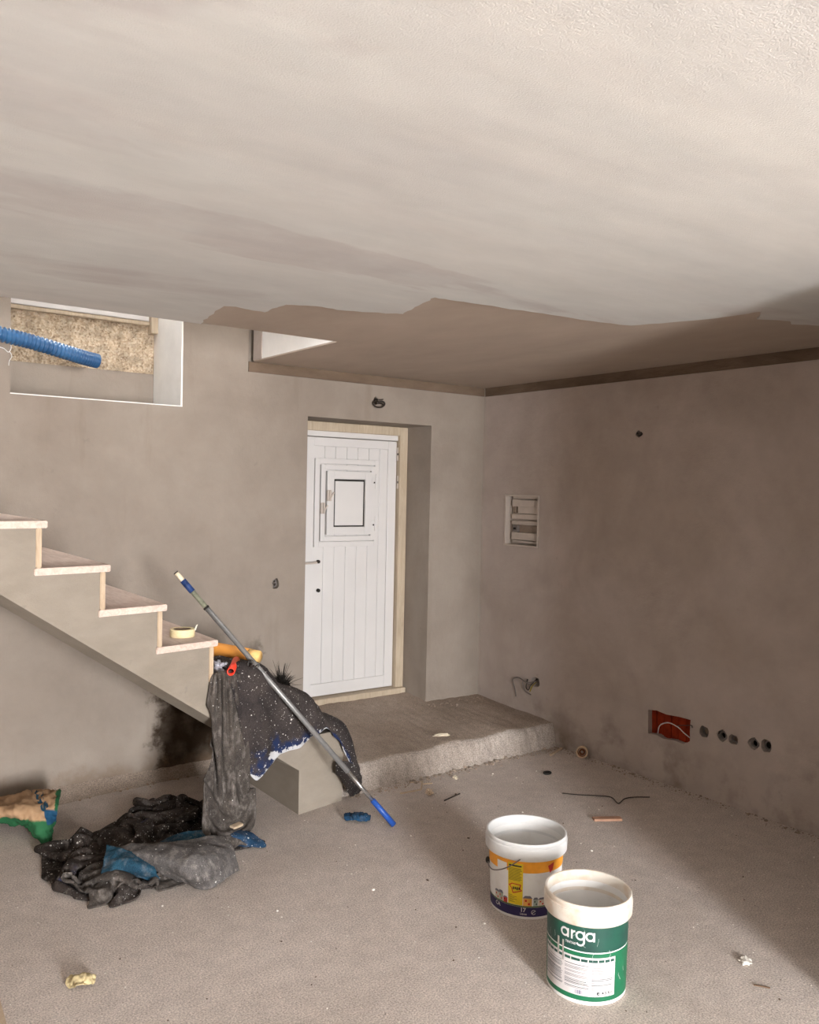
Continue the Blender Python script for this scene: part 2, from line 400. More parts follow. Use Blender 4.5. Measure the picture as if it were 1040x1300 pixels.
# upper storey around the stairwell
wu = MB().box(XE, YE, 2.352, XE+.14, -.0005, 5).build('wall_upper', M_white); MB().box(XE-.005, -.105, 2.3525, XE, -.001, 4.9).build('grey_strip', M_right, wu); struct(wu, 'white end wall above the stairwell seen through the ceiling gap', 'wall')  # the thin box is a narrow grey strip where the end wall meets the back wall
wu2 = MB().box(-6.6, -3.3, 2.621, -1.645, -3.1, 5).box(XE, -3.1, 2.62, XE+.14, YE, 5).build('wall_landing', M_white); struct(wu2, 'white upper landing wall', 'wall')
cu2 = MB().box(-6.9, -3.3, 5, .34, .52, 5.2).build('ceiling_upper', M_white); boolean(cu2, [cut_box(-3.85, -1.25, 4.9, -3.15, -.55, 5.3)]); struct(cu2, 'white upper storey ceiling', 'ceiling')
# mortar bands under the ceiling
b1 = MB().box(-1.815, .004, 2.286, -.001, .03, ZC).build('trim_1', M_band); struct(b1, 'rough mortar band between back wall and ceiling', 'trim')
b2 = MB().box(.004, -8.6, 2.286, .03, -.001, ZC).build('trim_2', M_band); struct(b2, 'rough mortar band between right wall and ceiling', 'trim')
# exterior ground
g = MB().box(-30, -60, -.3, 30, -8.9, -.14).build('ground', M_other); struct(g, 'pale ground outside the house', 'ground')
# window in the recess: lining, rough stones, frame, panes
win = thing('window_1', 'white framed window above rough stone sill in the deep recess', 'window', (-2.64, .4, 2.06)); win['kind'] = 'structure'
def rough_panel(x0, x1, z0, z1, y, amp, name, m, parent, n=60, k=20):
    bm = bmesh.new(); V = []
    for i in range(k+1):
        row = []
        for j in range(n+1):
            p = Vector((x0+(x1-x0)*j/n, y, z0+(z1-z0)*i/k)); e = 0 if i in (0, k) or j in (0, n) else 1
            p.y -= e*amp*(.6+fbm(p, 16, 4)); row.append(bm.verts.new(p))
        V.append(row)
    for i in range(k):
        for j in range(n): bm.faces.new((V[i][j], V[i+1][j], V[i+1][j+1], V[i][j+1]))
    me = bpy.data.meshes.new(name); bm.to_mesh(me); bm.free(); return mesh_obj(name, me, m, parent, True)
rough_panel(-3.095, -2.219, 2.27, 2.552, .437, .014, 'stone_face', M_rubble, win)
MB().box(-2.2225, .001, 2.056, -2.2165, .437, 4.2).build('reveal_lining', M_white, win)
MB().box(-3.097, -.0015, 2.0515, -2.214, .004, 2.0565).box(-2.2185, -.0015, 2.0565, -2.2145, .004, 2.6).build('corner_bead', M_white, win)
MB().box(-3.095, .405, 2.548, -2.219, .44, 2.572, .006).build('sill_board', M_casing, win)
MB().box(-2.262, .37, 2.5, -2.222, .44, 4.1, .004).build('side_board', M_casing, win)
fr = MB().box(-3.09, .40, 2.572, -2.265, .47, 2.603, .004).box(-3.09, .40, 4.05, -2.265, .47, 4.1).box(-3.09, .4, 2.603, -3.05, .47, 4.05).box(-2.315, .4, 2.603, -2.265, .47, 4.05).build('window_frame', M_door, win)
sash = MB().box(-3.03, .405, 2.6125, -2.33, .455, 2.68, .004).box(-3.03, .415, 3.99, -2.33, .455, 4.04).box(-3.03, .415, 2.68, -2.985, .455, 3.99).box(-2.375, .415, 2.68, -2.33, .455, 3.99).build('window_sash', M_door, win)
MB().box(-3.05, .4045, 2.6035, -2.315, .45, 2.612).build('rubber_seal', M_dark, fr)
def glass_mat():
    k = N('window_glass', .02); t = k.t; out = t.nodes['Material Output']
    tr = k.n('ShaderNodeBsdfTransparent'); gl = k.n('ShaderNodeBsdfGlossy'); gl.inputs['Roughness'].default_value = .02
    f = k.n('ShaderNodeFresnel'); f.inputs[0].default_value = 1.45; mx = k.n('ShaderNodeMixShader')
    k.link(f.outputs[0], mx.inputs[0]); k.link(tr.outputs[0], mx.inputs[1]); k.link(gl.outputs[0], mx.inputs[2]); k.link(mx.outputs[0], out.inputs['Surface'])
    return k.m
M_glass = glass_mat()
MB().box(-2.99, .432, 2.675, -2.37, .438, 4.0).build('glass_pane', M_glass, sash)
# ------------------------------------------------------------------ raised slab in front of the door
def slab():
    bm = bmesh.new(); nx, V = 170, []
    prof = [(.33, .205), (.18, .195), (.04, .182), (-.1, .17), (-.2, .163), (-.3, .158), (-.4, .153), (-.5, .149), (-.58, .146), (-.65, .143), (-.70, .141), (-.728, .139), (-.742, .130), (-.749, .108), (-.753, .085), (-.757, .06), (-.763, .035), (-.775, .012), (-.79, -.004), (-.79, -.04)]
    for j in range(nx+1):
        x = -1.83+(1.83-.002)*j/nx; row = []
        for i, (y, z) in enumerate(prof):
            p = Vector((x, y, z)); f = 1 if i > 8 else .35
            q = Vector((x*1.0, y, z))
            dy = .022*noise.noise(Vector((x*3.1, 0, 1)))*min(1, i/8)+f*(.012*noise.noise(q*22)+.010*noise.noise(q*55))
            dz = .007*fbm(q, 5, 3)+.004*noise.noise(q*30)+(.006*ridge(Vector((x*1.2, y*7, 3)), 2) if i < 12 else 0)
            if i > len(prof)-3: dz = 0
            p.y += dy-.03*max(0, (-x-.8))*min(1, i/8); p.z += dz if z > 0 else 0
            row.append(bm.verts.new(p))
        V.append(row)
    for j in range(nx):
        for i in range(len(prof)-1): bm.faces.new((V[j][i], V[j+1][i], V[j+1][i+1], V[j][i+1]))
    me = bpy.data.meshes.new('step_slab'); bm.to_mesh(me); bm.free()
    o = mesh_obj('step_slab', me, [M_step, M_edge], None, True); nf = len(prof)-1
    for p_ in o.data.polygons:
        if 11 <= p_.index % nf: p_.material_index = 1
    return tag(o, 'low raised concrete slab with a broken edge before the white door', 'step')
step = slab()
# ------------------------------------------------------------------ door
YD = .30
def dz_(zx, zy): p = at_y(370+zx*200/619, 490+zy*200/619, YD); return p.x, p.z
door = thing('door_1', 'white panelled door with a small hatch set back in the wall', 'door', (-.95, YD, .2)); door['kind'] = 'structure'
casing = MB().box(-.536, .262, .19, -.472, .329, 2.05, .005).box(-1.418, .262, .19, -1.36, .329, 2.05, .005).box(-1.36, .262, 1.99, -.536, .329, 2.05, .005).build('casing', M_casing, door)
MB().box(-1.418, .225, .175, -.475, .329, .238, .006).build('threshold', M_casing, door)
MB().box(-1.36, .285, 1.955, -.540, .325, 1.992, .003).build('frame_head', M_door, door)
LX0, LX1, LZ0, LZ1 = -1.358, -.542, .242, 1.95
sr = dz_(372, 700)[0]; sl = dz_(82, 700)[0]; zr = dz_(200, 1158)[1]; zt = dz_(200, 240)[1]
MB().box(LX0, .297, LZ0, sl, .325, LZ1, .003).build('stile', M_door, door)
MB().box(sr, .297, LZ0, LX1, .325, LZ1, .003).build('stile', M_door, door)
MB().box(sl, .298, LZ0, sr, .325, zr, .003).build('rail', M_door, door)
MB().box(sl, .298, zt, sr, .325, LZ1, .003).build('rail', M_door, door)
xs = [sl]+[dz_(v, 700)[0] for v in (125, 168, 212, 255, 298, 340)]+[sr]
for a, b in zip(xs, xs[1:]):
    MB().box(a+.0012, .304, zr, b-.0012, .322, zt, .0022).build('door_board', M_door, door)
def frame_box(mb, z0, z1, y0, y1, w):       # picture frame given by two zoom corners
    (x0, t), (x1, b) = z0, z1
    return mb.box(x0, y0, b, x0+w, y1, t, .002).box(x1-w, y0, b, x1, y1, t, .002).box(x0+w, y0, b, x1-w, y1, b+w, .002).box(x0+w, y0, t-w, x1-w, y1, t, .002)
def corners(a, b, c, d):
    x0 = dz_(a, (b+d)/2)[0]; x1 = dz_(c, (b+d)/2)[0]; zc = (a+c)/2
    return (x0, dz_(zc, b)[1]), (x1, dz_(zc, d)[1])
hatch = frame_box(MB(), *corners(88, 288, 338, 630), .284, .304, .034).build('hatch_frame', M_door, door)
frame_box(MB(), *corners(110, 312, 322, 607), .279, .302, .032).build('hatch_sash', M_door, hatch)
frame_box(MB(), *corners(133, 336, 308, 583), .274, .300, .052).build('hatch_sash', M_door, hatch)
c0, c1 = corners(164, 370, 281, 551)
MB().box(c0[0]-.004, .290, c1[1]-.004, c1[0]+.004, .296, c0[1]+.004).build('hatch_gap', M_dark, hatch)
MB().box(c0[0]+.006, .283, c1[1]+.006, c1[0]-.008, .292, c0[1]-.008, .002).build('hatch_panel', M_door, hatch)
for (zx, zy) in ((140, 430), (115, 480)):
    x, z = dz_(zx, zy)
    MB().box(x-.017, .262, z-.036, x-.002, .280, z+.036, .004).tube([(x+.006, .268, z-.03), (x+.012, .262, z-.008), (x+.022, .258, z+.012), (x+.028, .258, z+.02)], .006).box(x+.002, .264, z-.036, x+.016, .280, z+.036, .003).build('hatch_latch', M_panel, hatch)
for (zx, zy) in ((324, 375), (320, 540)):
    x, z = dz_(zx, zy)
    MB().tube([(x, .268, z-.05), (x, .268, z+.05)], .006).box(x-.03, .271, z-.012, x-.002, .280, z+.022, .002).build('hatch_hinge', M_door, hatch)
    MB().box(x-.020, .268, z-.014, x-.010, .272, z-.003).build('hatch_screw', M_dark, hatch)
for zy in (268, 378, 692, 1008, 1108):
    x, z = dz_(413, zy)
    h = MB().tube([(x, .288, z-.045), (x, .288, z-.016)], .0065).tube([(x, .288, z-.014), (x, .288, z+.014)], .0065).tube([(x, .288, z+.016), (x, .288, z+.045)], .0065).build('hinge', M_panel, door)
    MB().box(x-.006, .280, z-.008, x+.004, .2825, z+.006).build('hinge_pin', M_dark, h)
for zy, lever in ((690, True), (803, False)):
    x, z = dz_(103, zy)
    MB().lathe([(.0, 0), (.012, 0), (.012, .012), (0, .012)], (0, 0, 0), 16).build('keyhole' if not lever else 'spindle', M_dark, door).matrix_basis = Matrix.Translation((x, .297, z)) @ Matrix.Rotation(R(90), 4, 'X')
    if lever:
        MB().tube([(x-.02, .275, z-.004), (x-.06, .27, z-.006), (x-.14, .268, z-.006)], .007).build('lever_handle', M_panel, door)
# spare parts of the setting are done; now fixed fittings
def wire(name, pts, r, m, parent=None):
    P = [Vector(p) for p in pts]
    return MB().tube([cat_rom(P, k/28) for k in range(29)], r, 6).build(name, m, parent, True)
# fuse box
def pf(zx, zy): p = at_x(600+zx*120/1040, 600+zy*120/1040, 0); return p.y, p.z
fb = thing('fuse_box', 'open grey-white fuse box without its cover on right wall', 'fuse box', (.0, -.4, 1.25))
Y0, Y1, Z0, Z1 = -.564, -.236, 1.252, 1.600
MB().box(-.006, Y0, Z0, .07, Y0+.012, Z1).box(-.006, Y1-.012, Z0, .07, Y1, Z1).box(-.006, Y0+.012, Z0, .07, Y1-.012, Z0+.012).box(-.006, Y0+.012, Z1-.012, .07, Y1-.012, Z1).box(.06, Y0+.012, Z0+.012, .072, Y1-.012, Z1-.012).build('case', M_panel, fb)
def plate(za, zb, x0, x1, name, m, par=fb):
    (ya, za_), (yb, zb_) = za, zb
    return MB().box(x0, min(ya, yb), min(za_, zb_), x1, max(ya, yb), max(za_, zb_), .002).build(name, m, par)
YL, YR = Y1-.045, Y0+.026
plate((YL, 1.566), (YR, 1.520), .022, .034, 'cover_plate', M_panel)
plate((YL, 1.470), (YR, 1.436), .022, .034, 'cover_plate', M_panel)
plate((YL, 1.424), (YR, 1.398), .022, .034, 'cover_plate', M_panel)
plate((YL, 1.346), (YR, 1.296), .022, .034, 'cover_plate', M_panel)
plate((YL-.055, 1.520), (YR, 1.474), .026, .036, 'blank_strip', M_panel)
plate((YL-.008, 1.520), (YL-.030, 1.474), .030, .05, 'slot', M_panel_d)
plate((YL, 1.398), (YR, 1.346), .040, .046, 'mounting_rail', M_panel_d)
br = plate((YL-.012, 1.394), (YL-.062, 1.350), .020, .040, 'breaker', M_grey)
plate((YL-.030, 1.378), (YL-.044, 1.364), .010, .021, 'switch', M_dark, br)
for zz in (1.572, 1.275):
    plate((YL, zz), (YR, zz+.016), .03, .04, 'cross_bar', M_panel)
# brick niche in the right wall
nb = thing('brick_niche', 'red brick core showing in a broken hole of the right wall', 'brickwork', (.06, -1.6, .26))
for k in range(6):
    y = -1.462-k*.050
    MB().box(.035+.004*(k % 2), y-.047, .235, .075, y, .41, .004).build('brick', M_brick, nb)
wire('niche_cable', [at_x(*p, o) for p, o in (((835.4, 931), .03), ((838, 921), -.008), ((848.6, 917.5), -.014), ((860.7, 923), -.01), ((868, 930), -.006), ((876.5, 937), .025))], .0032, M_wire_w)
tag(bpy.data.objects['niche_cable'], 'thin white cable arching across the red brick hole', 'cable')
wire('niche_wire', [at_x(*p, o) for p, o in (((858, 922), .03), ((865, 921), -.004), ((872, 921), -.004), ((878, 921), -.002), ((879, 924), -.003))], .0025, M_wire_d)
tag(bpy.data.objects['niche_wire'], 'short dark wire end at the right side of the red brick hole', 'wire')
names = ['grey conduit plug nearest to the red brick hole', 'dark open conduit mouth second from the red brick hole', 'broken grey conduit rim third from the red brick hole', 'dark conduit mouth fourth from the red brick hole', 'ragged conduit mouth farthest from the red brick hole']
for (px, ru, rz, sd), lb in zip(HOLES, names):
    p = at_x(*px, 0)
    t = thing('conduit_end', lb, 'conduit', (.03, p.y, p.z), 'conduit ends in the right wall')
    seg = [(.012+.012*(sd % 2), p.y+ru*.62*math.cos(a), p.z+rz*.62*math.sin(a)) for a in [2*math.pi*k/16 for k in range(17)]]
    MB().tube(seg, .0045, 6, False).build('rim', M_grey, t, True)
    MB().lathe([(0, 0), (.62*ru, 0), (.62*ru, .02)], (0, 0, 0), 14).xf(Matrix.Translation((.035 if sd == 3 else .05, p.y, p.z)) @ Matrix.Rotation(R(-90), 4, 'Y')).build('plug', M_panel_d if sd in (3, 5) else M_dark, t)
# cable bundle low on right wall
cb = thing('cable_bundle', 'loose grey and yellow wires hanging from the hole above the slab', 'cables', at_x(680, 866, 0))
for pts_, m in (([(682, 864, .04), (676, 866, -.02), (668, 866, -.035), (658, 860, -.02), (651, 863, -.01), (654, 875, -.008), (655, 884, -.006)], M_grey),
                ([(682, 862, .04), (674, 870, -.02), (671, 876, -.025), (668, 872, -.02), (670, 862, -.01)], M_wire_d),
                ([(681, 866, .04), (675, 872, -.02), (673, 878, -.022), (676, 871, -.02)], simple('yellow_wire', (150, 132, 50), .5)),
                ([(680, 870, .04), (670, 868, -.03), (664, 864, -.02), (666, 876, -.015), (674, 882, -.01)], M_grey)):
    wire('strand', [at_x(x, y, o) for x, y, o in pts_], .0035, m, cb)
def ceil_wire(name, label, pts_, r, plane):
    t = thing(name, label, 'wire', plane(pts_[0][0], pts_[0][1], 0))
    wire('loop', [plane(x, y, o) for x, y, o in pts_], r, M_wire_d, t)
    return t
cw = ceil_wire('coiled_wire', 'coiled dark wire poking from the wall above the white door', [(477, 506, .03), (474, 511, -.02), (477, 516, -.03), (484, 517, -.03), (488.5, 513.5, -.03), (487, 510, -.03), (481, 510, -.02), (479, 512, -.02), (484, 512, -.02), (487, 514, -.02)], .0055, at_y)
wire('loop', [at_y(x, y, o) for x, y, o in ((476.5, 507, .03), (480, 507.5, -.02), (484, 507.5, -.025), (486.5, 507, -.02))], .004, M_wire_d, cw)
cw2 = ceil_wire('wire_stub', 'short twisted wire stub high on the right wall', [(810, 549, .03), (809, 551, -.01), (812, 553.5, -.02), (815, 551, -.02), (814, 549, -.015)], .005, at_x)
so = thing('socket_hole', 'dark round socket hole in the wall left of the white door', 'socket hole', (-1.62, .03, 1.04))
MB().tube([(-1.62+.015*math.cos(a), .02, 1.041+.022*math.sin(a)) for a in [2*math.pi*k/14 for k in range(15)]], .004, 6, False).build('rim', M_grey, so)
wire('wire_end', [(-1.625, .055, 1.03), (-1.62, .015, 1.045), (-1.612, .012, 1.05), (-1.61, .014, 1.035)], .004, M_grey, so)
# blue corrugated hose and thin wire at the window recess
def hose():
    ctrl = [at_y(-60, 408, -.22), at_y(0, 424, -.20), at_y(40, 434, -.17), at_y(80, 446, -.13), at_y(108, 454.5, -.10), at_y(124, 458.5, -.08)]
    n = 190; pts_, rr = [], []
    for k in range(n+1):
        pts_.append(cat_rom(ctrl, k/n)); rr.append(.0325+(.0052 if (k % 5) in (1, 2) else -.0052))
    return MB().tube(pts_, rr, 16, False)
k = N('blue_ribbed_plastic', .35, .5); k.color(k.ramp(k.noise(12), [(.3, lin((30, 72, 114))), (.7, lin((48, 96, 140)))])); M_hose = k.m
hs = thing('corrugated_hose', 'blue corrugated hose running across the window recess', 'hose', at_y(60, 440, -.15))
hb = hose().build('ribbed_tube', M_hose, hs, True)
sd_ = hb.modifiers.new('wall', 'SOLIDIFY'); sd_.thickness = .003
tw = wire('thin_wire', [at_y(-20, 420, -.012), at_y(5, 430, -.012), at_y(14, 439, -.012), at_y(11, 447, -.014), at_y(4, 442, -.012), at_y(-8, 439, -.012)], .0022, M_wire_w)
tag(tw, 'thin pale wire looping on the wall under the blue hose', 'wire')
tw = wire('thin_wire', [at_y(12, 446, -.012), at_y(15, 452, -.012), at_y(12, 458, -.012), at_y(11, 464, -.012)], .0022, M_wire_w)
tag(tw, 'short pale wire end dangling at the left edge of window recess', 'wire')
# ------------------------------------------------------------------ staircase
stair = thing('staircase', 'concrete staircase against back wall with raw wooden treads and risers', 'stairs', (-2.5, -.5, 0))
RUN, RIS = .2555, .182
noz = [(-2.419+RUN*-i, .925+RIS*i) for i in range(0, 10)]           # wooden treads from the lowest up
low = [(-2.155, .735), (-1.905, .555), (-1.655, .375)]             # bare concrete steps
def soff(x): return .22-.692*(x+1.94)
top = []
for i in range(len(noz)-1, -1, -1):
    x, z = noz[i]
    top += [(x-RUN-.042, z-.028), (x-.042, z-.028)]
prof = [(top[0][0], soff(top[0][0]))]+top
for x, z in low: prof += [(prof[-1][0], z), (x, z)]
prof += [(-1.655, .0), (-1.94, .0), (-1.94, soff(-1.94)), (-2.25, soff(-2.25))]
bm = bmesh.new(); A = [bm.verts.new((x, ys(x), z)) for x, z in prof]; B = [bm.verts.new((x, -.001, z)) for x, z in prof]; n = len(prof)
B[0].co.z -= .04; B[n-1].co.z -= .04
A0 = bm.verts.new((prof[0][0], ys(prof[0][0])+.12, prof[0][1]-.04)); A1 = bm.verts.new((prof[-1][0], ys(prof[-1][0])+.12, prof[-1][1]-.04))
bm.faces.new(A); bm.faces.new(B[::-1])
for i in range(n-2): bm.faces.new((A[i], B[i], B[i+1], A[i+1]))
bm.faces.new((A[n-2], A[n-1], A1)); bm.faces.new((A[n-2], A1, B[n-1], B[n-2])); bm.faces.new((A[n-1], A[0], A0, A1)); bm.faces.new((A1, A0, B[0], B[n-1]))
bm.normal_update(); bmesh.ops.triangulate(bm, faces=[f for f in bm.faces if len(f.verts) > 4])
bmesh.ops.recalc_face_normals(bm, faces=bm.faces[:])
me = bpy.data.meshes.new('concrete_body'); bm.to_mesh(me); bm.free(); mesh_obj('concrete_body', me, M_stair, stair)
def skew(x0, x1, z0, z1, out, name, m, bev=.003, yb=-.004):
    b = MB().box(0, 0, 0, 1, 1, 1)
    for v in b.bm.verts:
        x = x0+(x1-x0)*v.co.x; v.co = Vector((x, (ys(x)-out) if v.co.y < .5 else yb, z0+(z1-z0)*v.co.z))
    bmesh.ops.bevel(b.bm, geom=b.bm.edges[:], offset=bev, segments=2, affect='EDGES')
    return b.build(name, m, stair)
for i, (x, z) in enumerate(noz):
    skew(x-RUN-.048, x, z-.028, z, .010, 'tread', M_tread)
    x1 = noz[i-1][0] if i else None
    skew(x-.042, x-.020, z-RIS+(.0 if i else .022), z-.028, .006, 'riser', M_pine)
skew(-2.461, -2.425, .737, .772, .010, 'riser_batten', M_pine)
# ------------------------------------------------------------------ rug over the lower steps
rug = thing('spattered_felt', 'black paint-spattered felt sheet draped over the lower concrete steps', 'felt sheet', (-2.05, -.8, .5))
def col(edge_, bot, back=.34, o=(.02, .035, .03), sway=0):
    e = sp(edge_[0], edge_[1], .02); b = sp(bot[0], bot[1], o[2])
    m1 = sp(edge_[0]*.66+bot[0]*.34+sway, edge_[1]*.66+bot[1]*.34, o[0]+.015); m2 = sp(edge_[0]*.3+bot[0]*.7+sway, edge_[1]*.3+bot[1]*.7, o[1])
    return [e+Vector((0, back, .004)), e+Vector((0, back*.5, .008)), e+Vector((0, .03, .008)), m1, m2, b]
cols = [col((290, 856), (318, 985)), col((306, 853), (326, 990), sway=-4), col((322, 851), (338, 976), o=(.05, .06, .04)), col((336, 852), (352, 959), o=(.03, .03, .03)),
        col((347, 862), (366, 953), .2), col((361, 876), (380, 948), .2, (.03, .05, .04)), col((377, 881), (394, 935), .3), col((393, 886), (406, 929), .3, (.03, .05, .03)),
        col((403, 898), (414, 924), .2), col((411, 911), (424, 932), .2), col((425, 916), (432, 944), .28, (.02, .03, .03)), col((439, 922), (441, 963), .28, (.02, .03, .03)), col((447, 938), (446, 974), .2), col((453, 962), (451, 982), .12), col((458, 985), (457, 990), .05)]
rows = [[c[i] for c in cols] for i in range(6)]
def rug_mat():
    k = N('spattered_black_felt_blue_hem', .9, .2)
    uv = k.n('ShaderNodeUVMap').outputs[0]; s = k.n('ShaderNodeSeparateXYZ'); k.link(uv, s.inputs[0])
    col = k.ramp(k.noise(7, 5, .6), [(.35, lin((44, 39, 39))), (.65, lin((64, 57, 54)))])
    col = k.mix(1, col, k.ramp(k.noise(240, 2, .6), [(.3, .55), (.7, 1.45)]), 'MULTIPLY')
    d = k.math('ADD', s.outputs[1], k.math('MULTIPLY', k.math('SUBTRACT', k.noise(9, 4, .6), .5), .6))
    col = k.mix(k.ramp(d, [(.86, 0), (.95, .9)]), col, lin((24, 40, 76)))
    d2 = k.math('ADD', s.outputs[1], k.math('MULTIPLY', k.math('SUBTRACT', k.noise(16, 5, .65), .5), .55))
    col = k.mix(k.ramp(d2, [(.98, 0), (1.06, .7)]), col, lin((214, 212, 210)))
    for sc, th, off in ((70, .26, 0), (40, .16, 5), (150, .30, 2)):
        v = k.voro(sc, k.map((1, 1, 1), (off, off*2, 1)))
        f = k.math('MULTIPLY', k.ramp(v.outputs['Distance'], [(.14, 1), (.25, 0)]), k.ramp(v.outputs['Color'], [(1-th-.01, 0), (1-th, 1)]))
        col = k.mix(k.math('MULTIPLY', f, .85), col, lin((214, 208, 202)))
    k.color(col); k.bump(k.noise(320, 2), .0015).bump(k.noise(30, 4), .003); return k.m
ro = cloth('felt', rows, rug_mat(), rug, 150, 70, .007, 7, .008, 3)
uvl = ro.data.uv_layers.new(name='UVMap'); nu1 = 151
for lp in ro.data.loops:
    uvl.data[lp.index].uv = ((lp.vertex_index % nu1)/150, (lp.vertex_index//nu1)/70)
tail = [[sp(428, 968, .05), sp(437, 966, .09), sp(447, 970, .10), sp(457, 984, .08)], [sp(427, 980, .06), sp(438, 981, .10), sp(449, 988, .11), sp(458, 990, .08)], [sp(433, 986, .05), sp(441, 993, .08), sp(450, 999, .08), sp(458, 1000, .05)], [sp(441, 1004, .05), sp(446, 1010, .05), sp(452, 1007, .05), sp(457, 1003, .04)]]
o = cloth('curled_corner', tail, M_felt, rug, 30, 30, .006, 12, .006, 5); o['label'] = 'curled corner of the felt showing its dark underside'
# hanging drop cloth and heap on the floor
dc = thing('drop_cloth', 'dusty dark drop cloth hanging from the steps into a crumpled heap', 'drop cloth', (-2.5, -.95, 0))
# the loose cloth is laid out from a few points and left to settle into folds (position-based dynamics)
import numpy as np
def np_rows(rows, nu, nv):
    cols_ = [[cat_rom(r, j/nu) for j in range(nu+1)] for r in [[Vector(q) for q in r] for r in rows]]
    return np.array([[tuple(cat_rom([c[j] for c in cols_], i/nv)) for j in range(nu+1)] for i in range(nv+1)])
def soft_noise(nv, nu, k, seed):
    a = np.random.default_rng(seed).normal(size=(k+3, k+3)); y = np.linspace(0, k, nv+1); x = np.linspace(0, k, nu+1)
    iy, ix = y.astype(int), x.astype(int); fy, fx = (y-iy)[:, None], (x-ix)[None]; fy = fy*fy*(3-2*fy); fx = fx*fx*(3-2*fx)
    g_ = lambda p, q: a[np.ix_(iy+p, ix+q)]
    return g_(0, 0)*(1-fy)*(1-fx)+g_(0, 1)*(1-fy)*fx+g_(1, 0)*fy*(1-fx)+g_(1, 1)*fy*fx
SNn, SBn = np.array(SN), np.array(SB)
class Settle:
    def __init__(s, P, w, h, r, bend):
        s.nv, s.nu = P.shape[0]-1, P.shape[1]-1; s.x = P.reshape(-1, 3).copy(); s.v = np.zeros_like(s.x); s.r = r
        n = s.nu+1; I = np.arange(len(s.x)).reshape(s.nv+1, n); dw, dh = w/s.nu, h/s.nv; s.cons = []
        def add(a, b, L, k): s.cons.append((a.ravel(), b.ravel(), L, k))
        for o in (0, 1):
            add(I[:, o:-1:2], I[:, o+1::2], dw, .9); add(I[o:-1:2, :], I[o+1::2, :], dh, .9)
            add(I[o:-1:2, :-1], I[o+1::2, 1:], math.hypot(dw, dh), .35); add(I[o:-1:2, 1:], I[o+1::2, :-1], math.hypot(dw, dh), .35)
        for o in range(4):
            a = I[:, o:-2:4]; add(a, I[:, o+2::4][:, :a.shape[1]], 2*dw, bend); a = I[o:-2:4, :]; add(a, I[o+2::4, :][:a.shape[0]], 2*dh, bend)
        s.gi, s.gj = np.divmod(np.arange(len(s.x)), n); s.w = np.ones(len(s.x))
    def near(s, S_=None):
        A, B_ = [], []; Q = s.x if S_ is None else S_; sq = (Q**2).sum(1); RR = (1.6*s.r)**2
        for i in range(0, len(s.x), 600):
            q = s.x[i:i+600]; a, b = np.nonzero((q**2).sum(1)[:, None]+sq[None]-2*q @ Q.T < RR); a = a+i
            if S_ is None:
                m = a < b; a, b = a[m], b[m]; m = np.maximum(abs(s.gi[a]-s.gi[b]), abs(s.gj[a]-s.gj[b])) > 1; a, b = a[m], b[m]
            A.append(a); B_.append(b)
        return np.concatenate(A), np.concatenate(B_)
    def push(s, p, pr, S_=None, old=None):
        a, b = pr
        if not len(a): return
        d = p[a]-(p if S_ is None else S_)[b]; l = np.linalg.norm(d, axis=1)+1e-9; m = l < s.r; a, b, d, l = a[m], b[m], d[m], l[m]; n = len(p)
        if S_ is None:
            c = (.5*(s.r-l)/l)[:, None]*d; cnt = np.bincount(a, minlength=n)+np.bincount(b, minlength=n)
            for k in range(3): p[:, k] += s.w*(np.bincount(a, c[:, k], n)-np.bincount(b, c[:, k], n))/np.maximum(cnt*.6, 1)
        else:
            c = ((s.r-l)/l)[:, None]*d; c[:, 2] = abs(c[:, 2]); cnt = np.bincount(a, minlength=n)
            for k in range(3): p[:, k] += np.bincount(a, c[:, k], n)/np.maximum(cnt, 1)
            t_ = cnt > 0; p[t_, :2] = old[t_, :2]+(p[t_, :2]-old[t_, :2])*.3
    def run(s, steps, static=None, stair=False, dt=1/90):
        for st_ in range(steps):
            if st_ % 6 == 0: pr = s.near(); ps = s.near(static) if static is not None else None
            s.v[:, 2] -= 9.8*dt; s.v *= .985; sv = np.linalg.norm(s.v, axis=1, keepdims=True); s.v *= np.minimum(1, 1.5/np.maximum(sv, 1e-9))
            old = s.x; p = old+s.v*dt*s.w[:, None]
            for it in range(12):
                for a, b, L, k in s.cons:
                    d = p[b]-p[a]; l = np.linalg.norm(d, axis=1)+1e-9; wa, wb = s.w[a], s.w[b]
                    c = (k*(l-L)/l/np.maximum(wa+wb, 1e-9))[:, None]*d; p[a] += c*wa[:, None]; p[b] -= c*wb[:, None]
                if it % 3 == 2:
                    s.push(p, pr)
                    if ps is not None: s.push(p, ps, static, old)
                    if stair:
                        dd = (p-SBn) @ SNn+.012; m = (dd > 0) & (p[:, 2] > .2) & (p[:, 2] > .22-.692*(p[:, 0]+1.94)); p[m] -= SNn*dd[m, None]
                p[:, 2] = np.maximum(p[:, 2], .004)
            on = p[:, 2] <= .005; p[on, :2] = old[on, :2]+(p[on, :2]-old[on, :2])*.4
            s.v = (p-old)/dt; s.x = p
        return s
